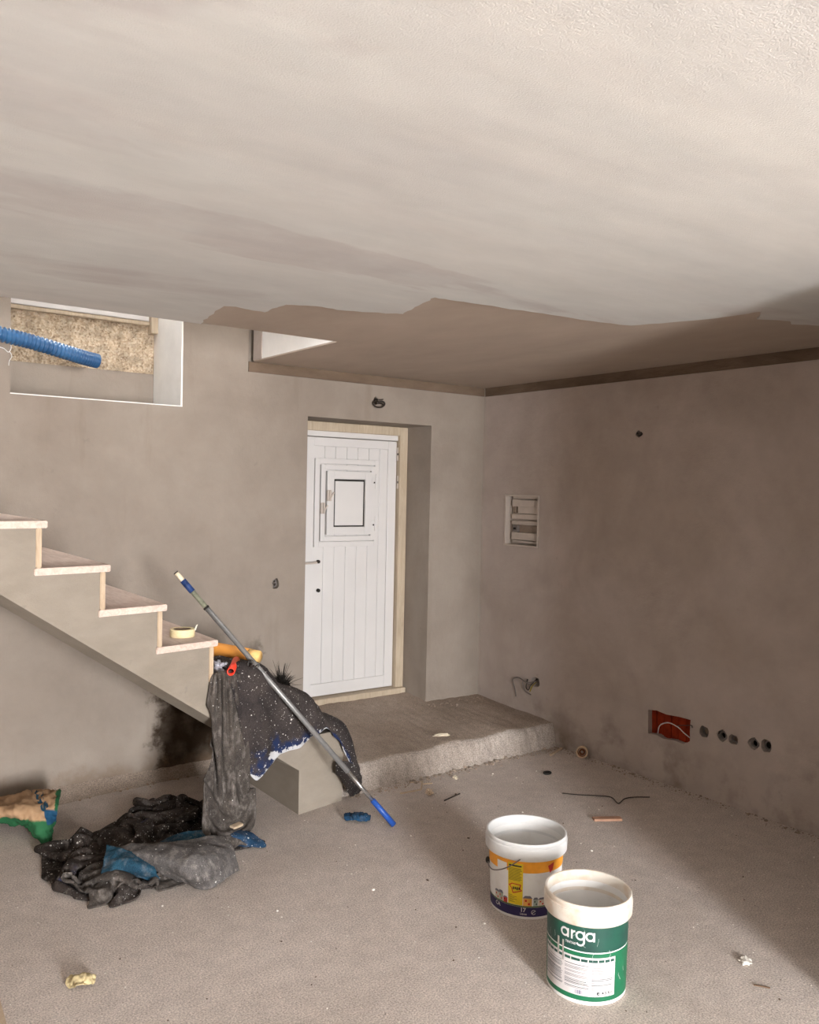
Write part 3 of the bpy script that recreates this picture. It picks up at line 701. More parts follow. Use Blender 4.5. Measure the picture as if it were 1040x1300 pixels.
def quad_sheet(L, B_, R_, F_, nu, nv, z0, amp, seed, kf, jit):
    u = np.linspace(0, 1, nu+1)[None, :, None]; v = np.linspace(0, 1, nv+1)[:, None, None]; L, B_, R_, F_ = [np.array(q, float) for q in (L, B_, R_, F_)]
    P = (L*(1-u)+B_*u)*(1-v)+(F_*(1-u)+R_*u)*v; w = (np.sin(np.pi*u)*np.sin(np.pi*v))[:, :, 0]
    P[:, :, 2] = z0+amp*(1+soft_noise(nv, nu, kf, seed)*.8)*np.sqrt(np.maximum(w, 0)); P[:, :, 0] += jit*soft_noise(nv, nu, 6, seed+1); P[:, :, 1] += jit*soft_noise(nv, nu, 6, seed+2)
    P[:, :, 2] = np.maximum(P[:, :, 2]+.01*np.random.default_rng(seed+7).normal(size=P.shape[:2]), .006); return P
def settled(cl_, name, m, parent, thick=.004):
    nu, nv = cl_.nu, cl_.nv; me = bpy.data.meshes.new(name)
    me.from_pydata(cl_.x.tolist(), [], [(i*(nu+1)+j, i*(nu+1)+j+1, (i+1)*(nu+1)+j+1, (i+1)*(nu+1)+j) for i in range(nv) for j in range(nu)])
    o = mesh_obj(name, me, m, parent, True)
    q = o.modifiers.new('smooth', 'SUBSURF'); q.levels = q.render_levels = 1
    q = o.modifiers.new('thickness', 'SOLIDIFY'); q.thickness = thick; q.offset = 0
    return o
def span(P, i, j): return np.linalg.norm(np.diff(P[i], axis=0), axis=1).sum(), np.linalg.norm(np.diff(P[:, j], axis=0), axis=1).sum()
def G(*p): return [at_z(x, y, z) for x, y, z in p]
heap_s = Settle(quad_sheet((-3.03, -.86, 0), (-2.46, -.38, 0), (-2.33, -.98, 0), (-2.92, -1.21, 0), 66, 60, .04, .26, 1, 6, .05), 1.55, 1.36, .020, .06).run(140)
settled(heap_s, 'floor_heap', M_heap, dc)
roll_s = Settle(quad_sheet((-3.08, -1.04, 0), (-2.74, -1.16, 0), (-2.72, -1.28, 0), (-3.04, -1.26, 0), 40, 26, .12, .07, 7, 4, .02), .60, .40, .013, .06).run(110, heap_s.x)
settled(roll_s, 'front_roll', M_hang, dc)
o = cloth('grey_flap', [G((138, 1077, .12), (175, 1074, .13), (215, 1071, .14), (255, 1065, .14), (284, 1061, .12)), G((160, 1086, .11), (195, 1087, .13), (226, 1090, .13), (265, 1084, .13), (294, 1079, .09)), G((198, 1104, .07), (220, 1107, .08), (240, 1109, .09), (270, 1104, .08), (300, 1097, .04)), G((224, 1114, .02), (240, 1119, .02), (262, 1128, .005), (286, 1115, .02), (302, 1104, .008))], M_flap, dc, 80, 60, .010, 6, .004, 4); o['label'] = 'lighter grey dusty flap'
o = cloth('teal_flap', [G((136, 1075, .13), (150, 1078, .13), (166, 1083, .125), (190, 1097, .09)), G((134, 1087, .115), (150, 1089, .12), (168, 1097, .11), (198, 1107, .07)), G((131, 1100, .09), (147, 1100, .10), (163, 1105, .08), (203, 1114, .04)), G((128, 1113, .07), (146, 1109, .08), (158, 1106, .07), (190, 1119, .03))], M_teal, dc, 50, 40, .008, 11, .004, 5); o['label'] = 'teal paint-stained flap'
P = np_rows([[sp(270, 856, .012), sp(280, 852, .03), sp(292, 851, .03), sp(304, 856, .02)], [sp(273, 895, .03), sp(285, 893, .07), sp(300, 893, .07), sp(312, 900, .03)], [sp(276, 935, .04), sp(289, 935, .10), sp(307, 938, .09), sp(317, 946, .05)], [sp(268, 975, .06), sp(286, 975, .10), sp(312, 975, .12), sp(323, 984, .06)], [sp(256, 1002, .10), sp(280, 1006, .12), sp(310, 1006, .15), sp(328, 1010, .08)], [sp(246, 1022, .12), sp(272, 1028, .13), sp(303, 1030, .14), sp(328, 1032, .08)], [sp(240, 1034, .14), sp(268, 1044, .14), sp(300, 1050, .13), sp(322, 1052, .08)]], 36, 60)
P += SNn*(.03*soft_noise(60, 36, 6, 9))[:, :, None]*-np.minimum(1, np.linspace(0, 3, 61))[:, None, None]
hang_s = Settle(P, .36, .92, .011, .05)
for i in range(61):
    for j in range(37):
        if i == 0 or (j in (0, 36) and i % 12 == 0 and i < 40): hang_s.w[i*37+j] = 0
settled(hang_s.run(110, heap_s.x, True), 'hanging_length', M_hang, dc)
o = cloth('teal_flap', [G((188, 1078, .06), (213, 1065, .10), (240, 1056, .12), (264, 1054, .11)), G((198, 1082, .05), (222, 1074, .09), (245, 1066, .10), (268, 1062, .09)), G((210, 1086, .03), (230, 1082, .06), (250, 1075, .07), (272, 1069, .06))], M_teal, dc, 40, 24, .005, 12, .004, 6); o['label'] = 'teal paint-stained flap'
o = cloth('blue_corner', [G((282, 1054, .06), (300, 1054, .06), (320, 1059, .04), (338, 1073, .01)), G((282, 1062, .06), (300, 1063, .06), (320, 1067, .03), (338, 1074, .008)), G((281, 1070, .02), (300, 1073, .01), (318, 1076, .01), (337, 1076, .004))], cloth_mat('blue_spotted_cloth', (36, 70, 98), (24, 48, 74), 1, .15), dc, 40, 24, .006, 12, .004, 8); o['label'] = 'blue spotted corner'
wb_ = MB().box(0, 0, 0, .06, .03, .012, .003).build('wood_offcut', M_pine); wb_.location = at_z(297, 1054, .075); wb_.rotation_euler = (R(8), 0, R(20))
tag(wb_, 'small pale wood offcut lying on the drop cloth heap', 'offcut')
# ------------------------------------------------------------------ things on the lower steps
ta, tb = at_z(258, 822, .80), at_z(329, 834, .785)
def tube_thing():
    d = (tb-ta).normalized()
    k = N('orange_paper', .55, .3); k.color(k.ramp(k.noise(4), [(.3, lin((226, 146, 62))), (.7, lin((240, 168, 84)))])); m = k.m
    t = thing('orange_tube', 'orange cardboard-like tube resting on the felt behind the pole', 'tube', (ta+tb)/2)
    MB().tube([ta+(tb-ta)*q for q in (0, .3, .6, .84)], [.034, .036, .035, .033], 20).build('barrel', m, t, True)
    MB().tube([ta+(tb-ta)*.835, tb], [.0335, .030], 20).build('end_sleeve', simple('pale_orange', (246, 196, 124), .6), t, True)
tube_thing()
rp = thing('red_pipe', 'short red plastic pipe lying across the felt under the orange tube', 'pipe', at_z(295, 848, .765))
a, b = at_z(300, 838, .782), sp(293, 853, .06)
M_red = simple('red_plastic', (226, 62, 40), .4, .5, vary=.05)
MB().tube([b, a], .0145, 16, False).build('barrel', M_red, rp, True).modifiers.new('wall', 'SOLIDIFY').thickness = -.003
MB().tube([a+(b-a)*.25, a+(b-a)*.1], .017, 16).build('collar', M_red, rp, True)
k = N('crumpled_film', .35, .5); k.color(k.ramp(k.noise(30, 5, .7), [(.35, lin((120, 116, 124))), (.6, lin((206, 204, 214)))])); k.bump(k.noise(40, 5, .7), .01); M_film = k.m
c = at_z(279, 849, .772)
fl = MB().blob(c, .034, .055, .030, .9, 5, 4, 3, .4).build('plastic_film', M_film, None, True); tag(fl, 'crumpled grey-white plastic film tucked beside the last riser', 'plastic film')
# little metal clips beside the pole
pc = thing('metal_clip', 'small twisted metal wire clip on the felt beside the pole', 'clip', at_z(321, 846, .765))
wire('bow', [at_z(x, y, z) for x, y, z in ((315, 845, .785), (316, 840, .80), (320, 838, .81), (322, 842, .80), (319, 846, .785), (324, 847, .785), (327, 843, .80))], .0035, M_steel, pc)
wire('bow', [at_z(x, y, z) for x, y, z in ((322, 849, .785), (325, 845, .795), (329, 843, .80), (327, 848, .785))], .003, M_steel, pc)
# brush on the step
bc = at_z(357, 872, .60)
br = thing('bristle_brush', 'black bristle brush head lying behind the grey pole', 'brush', bc)
M_bris = simple('black_bristle', (34, 30, 26), .7, .2)
MB().blob(bc+Vector((0, 0, -.006)), .05, .05, .035, .3, 4, 3, 2).build('core', M_bris, br, True)
mb = MB()
for q in range(260):
    a = random.uniform(0, 2*math.pi); el = random.uniform(.15, 1.45); d = Vector((math.cos(a)*math.cos(el), math.sin(a)*math.cos(el), math.sin(el)))
    l = random.uniform(.05, .085) + (.05 if random.random() < .12 else 0); s = bc+d*.02; e = bc+d*l+Vector((random.gauss(0, .008), random.gauss(0, .008), random.gauss(0, .006)))
    mb.tube([s, s.lerp(e, .55)+Vector((0, 0, .003)), e], [.0016, .0014, .0005], 3, False)
stuff(mb.build('bristles', M_bris, br))
# masking tape on the tread
TZ = noz[0][1]
tc = at_z(231.5, 808, TZ)
def tape_roll(name, label, c, ro_, ri, h, m_out, m_core, rot=None):
    t = thing(name, label, 'tape', c)
    w = MB().lathe([(ri, 0), (ro_-.002, 0), (ro_, .002), (ro_, h-.002), (ro_-.002, h), (ri, h), (ri, 0)], c, 40).build('winding', m_out, t, True)
    q = MB().lathe([(ri-.004, .001), (ri-.0002, .001), (ri-.0002, h-.001), (ri-.004, h-.001), (ri-.004, .001)], c, 40).build('core', m_core, t, True)
    for o in (w, q):
        s = o.modifiers.new('edge', 'EDGE_SPLIT'); s.split_angle = R(40)
    if rot: t.rotation_euler = rot
    return t
k = N('cream_tape', .6, .3); k.color(k.ramp(k.noise(60, 3, .5, k.map((1, 1, 6))), [(.3, lin((222, 200, 150))), (.7, lin((236, 220, 178)))])); M_tape = k.m
M_core = simple('brown_card', (128, 108, 92), .8)
tr_ = tape_roll('masking_tape', 'roll of cream masking tape on the lowest wooden tread', tc, .056, .040, .036, M_tape, M_core)
e = tc+Vector((.04, -.035, .036))
mb = MB().prism([e+Vector((0, 0, -.01)), e+Vector((.012, .004, -.006)), e+Vector((.022, .006, .020)), e+Vector((.012, .002, .016))], (.001, .0015, 0))
mb.build('loose_end', simple('tape_end', (240, 232, 214), .6), tr_)
# ------------------------------------------------------------------ telescopic pole
foot = at_z(500, 1047, .014)
q = sp(354, 878, .065); d = (q-foot)
L = None; best = 1e9
for i in range(2000):
    t_ = 1+i*.0015; v = foot+d*t_-CAM; X = 520+F*v.dot(cr)/v.dot(fw)
    if abs(X-223) < best: best = abs(X-223); L = t_
pole = thing('extension_pole', 'grey telescopic painting pole leaning across the felt-covered steps', 'pole', (foot.x, foot.y, 0))
def seg(a, b, r, name, m, r2=None, n=16): return MB().tube([foot+d*L*a, foot+d*L*((a+b)/2), foot+d*L*b], [r, ((r2 or r)+r)/2, r2 or r], n).build(name, m, pole, True)
M_blue = simple('blue_grip_plastic', (34, 78, 158), .4, .5, vary=.1)
M_pole = simple('grey_coated_metal', (132, 130, 128), .4, .5, .35, vary=.06)
M_pole2 = simple('bright_aluminium', (190, 188, 186), .25, .5, .9, vary=.05)
seg(0, .10, .0150, 'grip', M_blue, .0135); seg(.10, .215, .0100, 'inner_tube', M_pole2); seg(.215, .86, .0125, 'outer_tube', M_pole)
seg(.86, .866, .0150, 'collar', M_dark); seg(.866, .935, .0120, 'worn_tube', simple('worn_green_grey', (118, 118, 100), .6, .3, 0, .25)); seg(.925, .968, .0150, 'sleeve', simple('navy_plastic', (38, 62, 112), .5, vary=.2))
seg(.966, .997, .0110, 'thread_tip', simple('cream_plastic', (222, 206, 178), .5)); seg(.997, 1.0, .0118, 'end_cap', M_dark)
# ------------------------------------------------------------------ buckets
def rad(rb, rr, h): return lambda z: rb+(rr-rb)*z/h
def decal_mesh(polys, c, a0, rf, name, m, parent, lift=.0006, step=.006):
    """flat print: polygons in (arc length, height) wrapped on the bucket wall"""
    bm = bmesh.new()
    for P in polys:
        vs = [bm.verts.new((p[0], p[1], 0)) for p in P]; bm.faces.new(vs)
    bm.normal_update(); bmesh.ops.triangulate(bm, faces=[f for f in bm.faces if len(f.verts) > 4])
    for x in range(60):
        es = [e_ for e_ in bm.edges if abs(e_.verts[0].co.x-e_.verts[1].co.x) > step]
        if not es: break
        bmesh.ops.subdivide_edges(bm, edges=es, cuts=1, use_grid_fill=False)
        bmesh.ops.triangulate(bm, faces=[f for f in bm.faces if len(f.verts) > 4])
    for v in bm.verts:
        x, z = v.co.x, v.co.y; r = rf(z)+lift; a = a0+x/rf(.15)
        v.co = Vector((c[0]+r*math.cos(a), c[1]+r*math.sin(a), c[2]+z))
    for f in bm.faces:
        ctr = f.calc_center_median(); f.normal_update()
        if f.normal.dot(Vector((ctr.x-c[0], ctr.y-c[1], 0))) < 0: f.normal_flip()
    me = bpy.data.meshes.new(name); bm.to_mesh(me); bm.free(); return mesh_obj(name, me, m, parent, True)
def rect(x0, z0, x1, z1): return [(x0, z0), (x1, z0), (x1, z1), (x0, z1)]
def stroke(pts, w):
    out = []
    for i in range(len(pts)-1):
        a, b = Vector(pts[i]), Vector(pts[i+1]); t = (b-a)
        if t.length < 1e-6: continue
        t.normalize(); nrm = Vector((-t.y, t.x))*w/2; a2, b2 = a-t*w*.12, b+t*w*.12
        out.append([tuple(a2-nrm), tuple(b2-nrm), tuple(b2+nrm), tuple(a2+nrm)])
    return out
def arc(cx, cy, r, a0, a1, n=22): return [(cx+r*math.cos(R(a0+(a1-a0)*k/n)), cy+r*math.sin(R(a0+(a1-a0)*k/n))) for k in range(n+1)]
def text_polys(s, size, x, z, bold=0):
    cu_ = bpy.data.curves.new('t', 'FONT'); cu_.body = s; cu_.size = size; cu_.align_x = 'CENTER'; cu_.resolution_u = 3; cu_.offset = bold
    o = bpy.data.objects.new('t', cu_); C.objects.link(o); dg = bpy.context.evaluated_depsgraph_get(); dg.update()
    me = bpy.data.meshes.new_from_object(o.evaluated_get(dg)); P = [[(me.vertices[i].co.x+x, me.vertices[i].co.y+z) for i in p.vertices] for p in me.polygons]
    bpy.data.objects.remove(o); bpy.data.curves.remove(cu_); bpy.data.meshes.remove(me); return P
def bucket(name, label, c, rb, rr, h, hr, m_wall, m_rim):
    t = thing(name, label, 'bucket', c); rf = rad(rb, rr-.012, h)
    MB().lathe([(0, .004), (rb-.006, .004), (rb-.003, 0), (rb, .003), (rf(h-hr*.5), h-hr*.5), (rf(h-hr*.5)-.003, h-hr*.5), (rb-.003, .012), (0, .012)], c, 72).build('body', m_wall, t, True).modifiers.new('edge', 'EDGE_SPLIT').split_angle = R(35)
    rm = MB().lathe([(rf(h-hr)-.001, h-hr), (rr-.005, h-hr+.001), (rr-.001, h-hr+.007), (rr, h-.022), (rr-.001, h-.018), (rr-.0045, h-.016), (rr-.003, h-.010), (rr-.003, h-.003), (rr-.006, h), (rr-.011, h-.001), (rr-.013, h-.006), (rf(h-hr)-.0035, h-hr), (rf(h-hr)-.001, h-hr)], c, 72).build('rim', m_rim, t, True)
    rm.modifiers.new('edge', 'EDGE_SPLIT').split_angle = R(50)
    return t, rf
def dirty_white(name, c, d, sc=9, amt=(.5, .72)):
    k = N(name, .45, .4); k.color(k.mix(k.ramp(k.noise(sc, 6, .65), [(amt[0], 0), (amt[1], .8)]), lin(c), lin(d))); k.bump(k.noise(30, 4), .001); return k.m
M_bwhite = dirty_white('white_bucket_plastic', (230, 228, 225), (210, 205, 198))
M_brim = dirty_white('grubby_bucket_rim', (212, 203, 191), (198, 172, 146), 14, (.42, .66))
def green_mat(name, c, d):
    k = N(name, .45, .4)
    s = k.ramp(k.noise(26, 6, .75, k.map((1, 1, .35)), 1.5), [(.62, 0), (.70, .75)])
    k.color(k.mix(s, k.ramp(k.noise(9), [(.3, lin(d)), (.7, lin(c))]), lin((190, 206, 196)))); return k.m
M_gdark = green_mat('dark_green_print', (24, 82, 64), (30, 62, 56)); M_green = green_mat('green_print', (26, 108, 72), (22, 92, 62))
M_ink = simple('grey_ink', (96, 98, 100), .6); M_inkl = simple('pale_grey_ink', (150, 146, 146), .6); M_lab = simple('label_white', (204, 198, 196), .5, vary=.03)
M_black = simple('black_ink', (36, 40, 44), .6)
gc = (-1.8635, -2.7087, 0)
gb, rf = bucket('paint_bucket', 'green and white open paint bucket with white lettering, nearest the viewer', gc, .1277, .1442, .3211, .068, M_bwhite, M_brim)
a0 = math.atan2(-4.6123-gc[1], -4.0247-gc[0]); per = math.pi*rf(.15)
decal_mesh([rect(-per, .172, per, .252)], gc, a0, rf, 'green_band', M_gdark, gb, .0006, .012)
decal_mesh([rect(-per, .014, per, .168)], gc, a0, rf, 'green_band', M_green, gb, .0006, .012)
lx0, lx1 = -.168, .098
decal_mesh([rect(lx0, .030, lx1, .155)], gc, a0, rf, 'label_panel', M_lab, gb, .0010)
lines, pale, dark = [], [], []
random.seed(11)
for cx0, cx1 in ((lx0+.004, -.076), (-.070, .012), (.018, lx1-.006)):
    z = .128
    while z > .052:
        wz = .0022; e = cx1-random.uniform(0, .012)
        (pale if random.random() < .6 else lines).append(rect(cx0, z-wz, e, z)); z -= random.choice((.0036, .0036, .0042, .0075))
x = lx0+.004
while x < lx1-.01:
    w = random.uniform(.008, .03); dark.append(rect(x, .140, min(x+w, lx1-.005), .1485)); x += w+.003
lp = bpy.data.objects.get('label_panel')
decal_mesh(pale, gc, a0, rf, 'fine_print', M_inkl, lp, .0014); decal_mesh(lines, gc, a0, rf, 'fine_print', M_ink, lp, .0014); decal_mesh(dark, gc, a0, rf, 'label_header', M_gdark, lp, .0014)
decal_mesh([rect(-.034+.0026*i, .034, -.034+.0026*i+random.choice((.0009, .0017)), .047) for i in range(10)], gc, a0, rf, 'barcode', simple('barcode_ink', (70, 70, 110), .6), lp, .0014)
decal_mesh(text_polys('e', .022, .040, .036, .0006)+text_polys('4.5 Kg', .014, .070, .037, .0003), gc, a0, rf, 'lettering', M_black, lp, .0014)
# the lettering on the dark green band, single-storey rounded letters
def ltr_a(x, s): return stroke(arc(x, .5*s, .40*s, 0, 360), .20*s)+stroke([(x+.40*s, .02*s), (x+.40*s, .94*s)], .20*s)
s_ = .030; G_ = []
G_ += ltr_a(0, s_)
G_ += stroke([(.82*s_, .0*s_), (.82*s_, .94*s_)], .20*s_)+stroke(arc(1.20*s_, .48*s_, .38*s_, 175, 95), .20*s_)
G_ += stroke(arc(1.72*s_, .5*s_, .40*s_, 0, 360), .20*s_)+stroke([(2.12*s_, .94*s_), (2.12*s_, -.12*s_)]+arc(1.72*s_, -.12*s_, .40*s_, 0, -150), .20*s_)
G_ += ltr_a(2.74*s_, s_)
decal_mesh([[(p[0]-.072, p[1]+.207) for p in P] for P in G_], gc, a0, rf, 'lettering', M_lab, gb, .0012)
decal_mesh(text_polys('TINTAS', .0105, -.052, .190, .0003), gc, a0, rf, 'lettering', M_lab, gb, .0012)
# house-print bucket
yc = (-1.6439, -2.1908, 0)
yb, rf2 = bucket('house_print_bucket', 'white bucket with orange band, yellow sticker and printed houses', yc, .1339, .1600, .2945, .066, M_bwhite, dirty_white('clean_bucket_rim', (214, 213, 211), (196, 192, 188)))
a1 = math.atan2(-4.6123-yc[1], -4.0247-yc[0]); per = math.pi*rf2(.15)
M_or = simple('orange_print', (238, 160, 50), .5, vary=.05); M_nav = simple('navy_print', (52, 44, 84), .5, vary=.06); M_yel = simple('yellow_sticker', (226, 196, 40), .5, vary=.04); M_redp = simple('red_print', (196, 50, 40), .5)
decal_mesh([rect(-.072, .182, per, .232), rect(-per, .21, -.072, .232), rect(-.2, .178, -.118, .232)], yc, a1, rf2, 'orange_band', M_or, yb, .0006)
decal_mesh([rect(-per, .012, per, .048)], yc, a1, rf2, 'navy_band', M_nav, yb, .0006)
decal_mesh([rect(-per, .0485, per, .054)], yc, a1, rf2, 'grass_line', simple('grass_print', (92, 112, 74), .6), yb, .0006)
st = decal_mesh([rect(-.066, .055, -.008, .216)], yc, a1, rf2, 'sticker', M_yel, yb, .0010)
M_ol = simple('olive_ink', (150, 130, 40), .6)
ins = [rect(-.062, .204, -.014, .209)]
z = .197
while z > .150: ins.append(rect(-.063, z-.0024, -.012-random.uniform(0, .008), z)); z -= .0042
z = .092
while z > .064: ins.append(rect(-.062, z-.0022, -.03-random.uniform(0, .02), z)); z -= .0052
decal_mesh(ins, yc, a1, rf2, 'fine_print', M_ol, st, .0014); decal_mesh([rect(-.062, .2035, -.014, .2085)], yc, a1, rf2, 'heading', M_black, st, .0018)
decal_mesh(stroke([(-.060, .128), (-.050, .136), (-.016, .134), (-.020, .120), (-.012, .112), (-.046, .100), (-.052, .118), (-.062, .130)], .0036), yc, a1, rf2, 'emblem', M_redp, st, .0014)
decal_mesh([rect(-.047+.0075*i, .113+.002*(i % 2), -.042+.0075*i, .124) for i in range(4)], yc, a1, rf2, 'smudged_print', M_black, st, .0018)
houses = [(-.135, .026, .036, (196, 192, 178)), (-.112, .022, .040, (168, 176, 158)), (-.088, .018, .024, (196, 60, 50)), (-.006, .034, .040, (226, 166, 84)), (.034, .018, .034, (168, 182, 170)), (.054, .028, .032, (222, 208, 190)), (.086, .024, .03, (210, 150, 90))]
for (x, w, h_, c_) in houses:
    hp = decal_mesh([rect(x, .054, x+w, .054+h_*.75)], yc, a1, rf2, 'printed_house', simple('house_print', c_, .6), yb, .0008)
    decal_mesh([[(x-.002, .054+h_*.75), (x+w+.002, .054+h_*.75), (x+w*.8, .054+h_), (x+w*.2, .054+h_)]], yc, a1, rf2, 'printed_roof', simple('roof_print', (120, 118, 128), .6), hp, .0009)
    decal_mesh([rect(x+w*.55, .058, x+w*.78, .054+h_*.32), rect(x+w*.2, .054+h_*.42, x+w*.42, .054+h_*.62)], yc, a1, rf2, 'printed_window', M_redp if w > .02 else M_black, hp, .0012)
decal_mesh(text_polys('17', .022, -.006, .031, .0008)+text_polys('Litros', .011, -.004, .019, .0003)+text_polys('CA', .020, -.118, .030, .0006), yc, a1, rf2, 'lettering', M_lab, yb, .0012)
decal_mesh(stroke(arc(.036, .030, .0085, 20, 330, 16), .0022)+stroke([(.030, .026), (.041, .034)], .0026), yc, a1, rf2, 'emblem', M_lab, yb, .0012)
decal_mesh([[(.088, .206), (.118, .216), (.112, .188), (.100, .176)]], yc, a1, rf2, 'emblem', M_redp, yb, .0010)
# worn marks: dashes moulded round the rims, paint drips and scuffs
rimf = lambda r_: (lambda z: r_)
decal_mesh([rect(-.22+.0125*i, .2715, -.213+.0125*i, .2730) for i in range(36)], yc, a1, rimf(.1590), 'rim_dash', M_inkl, yb, .0006)
decal_mesh([rect(-.25, .3000, .25, .3012)], gc, a0, rimf(.1432), 'rim_seam', M_inkl, gb, .0005)
random.seed(21); sc_ = []
for i in range(26):
    x_ = random.uniform(-.2, .2); z_ = random.uniform(.05, .24); sc_ += stroke([(x_, z_), (x_+random.uniform(-.006, .006), z_-random.uniform(.004, .016)), (x_+random.uniform(-.008, .008), z_-random.uniform(.016, .026))], random.uniform(.0006, .0014))
decal_mesh(sc_, gc, a0, rf, 'scuff', simple('scuff_white', (170, 180, 172), .6), gb, .0016)
decal_mesh([rect(-.100, .140, -.092, .198), rect(-.080, .128, -.074, .194)], gc, a0, rf, 'paint_drip', simple('drip_grey', (168, 160, 152), .6), gb, .0018)
def wrap(x, z, out): r = rf2(z)+out; a = a1+x/rf2(.15); return Vector((yc[0]+r*math.cos(a), yc[1]+r*math.sin(a), z))
hd = MB().tube([cat_rom([wrap(-.205, .165, .006), wrap(-.17, .163, .010), wrap(-.13, .165, .014), wrap(-.085, .185, .017), wrap(-.05, .210, .018), wrap(-.018, .240, .016)], k/30) for k in range(31)], .0022, 8).build('wire_handle', M_grey, yb, True)
MB().blob(wrap(-.205, .168, .006), .010, .010, .014, .1, 2, 2).build('handle_lug', M_dark, hd, True)
# ------------------------------------------------------------------ floor debris
def paper_bag():
    t = thing('cement_bag', 'torn kraft paper bag with green and blue print by the wall', 'paper bag', at_z(35, 1055, 0))
    k = N('printed_kraft', .8, .2)
    uv = k.n('ShaderNodeUVMap').outputs[0]; s = k.n('ShaderNodeSeparateXYZ'); k.link(uv, s.inputs[0]); u, v = s.outputs[0], s.outputs[1]
    w = k.math('MULTIPLY', k.math('SUBTRACT', k.noise(30, 3), .5), .08)
    col = k.ramp(k.noise(12, 5, .6), [(.3, lin((146, 114, 84))), (.7, lin((174, 142, 110)))])
    col = k.mix(k.ramp(k.math('ADD', v, w), [(.60, 0), (.63, 1)], 'LINEAR'), col, lin((40, 92, 58)))
    col = k.mix(k.ramp(k.math('ADD', u, w), [(.93, 0), (.945, 1)]), col, lin((40, 92, 58)))
    b = k.math('MULTIPLY', k.ramp(u, [(.80, 0), (.81, 1)]), k.math('MULTIPLY', k.ramp(v, [(.44, 0), (.46, 1)]), k.ramp(v, [(.66, 1), (.68, 0)])))
    col = k.mix(b, col, lin((26, 66, 94)))
    k.color(col); k.bump(k.noise(40, 4), .003)
    rows = [G((-40, 1030, .02), (0, 1020, .05), (25, 1014, .06), (50, 1010, .06), (76, 1013, .07)), G((-40, 1022, .08), (0, 1016, .12), (25, 1009, .14), (50, 1006, .15), (77, 1008, .16)), G((-40, 1032, .09), (2, 1028, .14), (28, 1026, .15), (50, 1024, .15), (74, 1026, .14)), G((-40, 1042, .08), (4, 1036, .12), (30, 1036, .12), (52, 1042, .10), (70, 1036, .10)), G((-35, 1045, .06), (8, 1041, .08), (34, 1045, .07), (55, 1060, .04), (66, 1046, .04)), G((-30, 1050, .05), (10, 1044, .06), (36, 1050, .05), (58, 1070, .004), (64, 1066, .004))]
    o = cloth('bag_skin', rows, k.m, t, 60, 50, .016, 13, .0015, 11)
    ul = o.data.uv_layers.new(name='UVMap')
    for lp_ in o.data.loops: ul.data[lp_.index].uv = ((lp_.vertex_index % 61)/60, (lp_.vertex_index//61)/50)
    # lettering laid on the skin
    P = []
    for ch, uu, vv in (('n', .70, .20), ('o', .755, .30), ('s', .81, .41)): P += [(p, uu, vv) for p in text_polys(ch, .078, 0, 0, .003)]
    me = o.data; grid = [v_.co.copy() for v_ in me.vertices]
    def surf(a, b):
        a = min(max(a*60, 0), 59.99); b = min(max(b*50, 0), 49.99); i, j = int(b), int(a); fa, fb_ = a-j, b-i
        g_ = lambda ii, jj: grid[ii*61+jj]
        return g_(i, j)*(1-fa)*(1-fb_)+g_(i, j+1)*fa*(1-fb_)+g_(i+1, j)*(1-fa)*fb_+g_(i+1, j+1)*fa*fb_
    bm = bmesh.new(); ang = R(-48)
    for p, uu, vv in P:
        vs = []
        for (x, z) in p:
            x, z = x, z-.017; xr, zr_ = x*math.cos(ang)-z*math.sin(ang), x*math.sin(ang)+z*math.cos(ang)
            q_ = surf(uu+xr/.45, vv-zr_/.30); vs.append(bm.verts.new(q_+(CAM-q_).normalized()*.006))
        try: bm.faces.new(vs)
        except ValueError: pass
    me2 = bpy.data.meshes.new('lettering'); bm.to_mesh(me2); bm.free(); mesh_obj('lettering', me2, simple('teal_ink', (30, 66, 84), .7), t)
paper_bag()
def chunk(name, label, cat, px, size, m, sd, squash=.6, z=0, plane=None):
    p = plane if plane is not None else at_z(px[0], px[1], z)
    o = MB().blob((0, 0, 0), size[0], size[1], size[1]*squash, .8, 4, 3, sd).build(name, m, None, False)
    lo = min(v.co.z for v in o.data.vertices); o.location = (p.x, p.y, z-lo-.001); o.rotation_euler = (0, 0, sd*1.3)
    return tag(o, label, cat)
M_chalk = simple('chalky_plaster', (206, 194, 172), .9, vary=.12, sc=40, bump=.003); M_stone = simple('pale_stone', (196, 176, 154), .9, vary=.1, bump=.002)
M_sand = simple('sandy_mortar', (186, 168, 128), .9, vary=.14, sc=50, bump=.003)
rg = cloth('crumpled_rag', [G((88, 1245, .004), (98, 1240, .02), (110, 1240, .015), (120, 1242, .004)), G((88, 1248, .008), (98, 1244, .03), (108, 1244, .025), (120, 1246, .010)), G((92, 1254, .004), (100, 1253, .02), (109, 1251, .015), (119, 1250, .004))], M_sand, None, 40, 30, .012, 28, .003, 12); tag(rg, 'crumpled cream paper scrap on the open floor at lower left', 'paper scrap')
rb_ = cloth('blue_rag', [G((438, 1033, .01), (447, 1034, .02), (456, 1033, .03), (470, 1036, .01)), G((437, 1037, .015), (447, 1037, .02), (458, 1036, .035), (471, 1039, .012)), G((441, 1041, .004), (450, 1042, .01), (459, 1042, .012), (470, 1041, .004))], cloth_mat('dark_teal_rag', (34, 74, 104), (22, 52, 78), .2, .15), None, 40, 24, .010, 26, .003, 14); tag(rb_, 'small blue rag on the floor beside the pole foot', 'rag')
chunk('plaster_flake', 'white plaster flake on the floor right of the green bucket', 'plaster flake', (946, 1222), (.026, .018), simple('white_flake', (228, 222, 212), .9), 3, .4)
chunk('round_stone', 'small round pale stone beside the thin sticks on the floor', 'stone', (545, 1010), (.019, .019), M_stone, 5, .9)
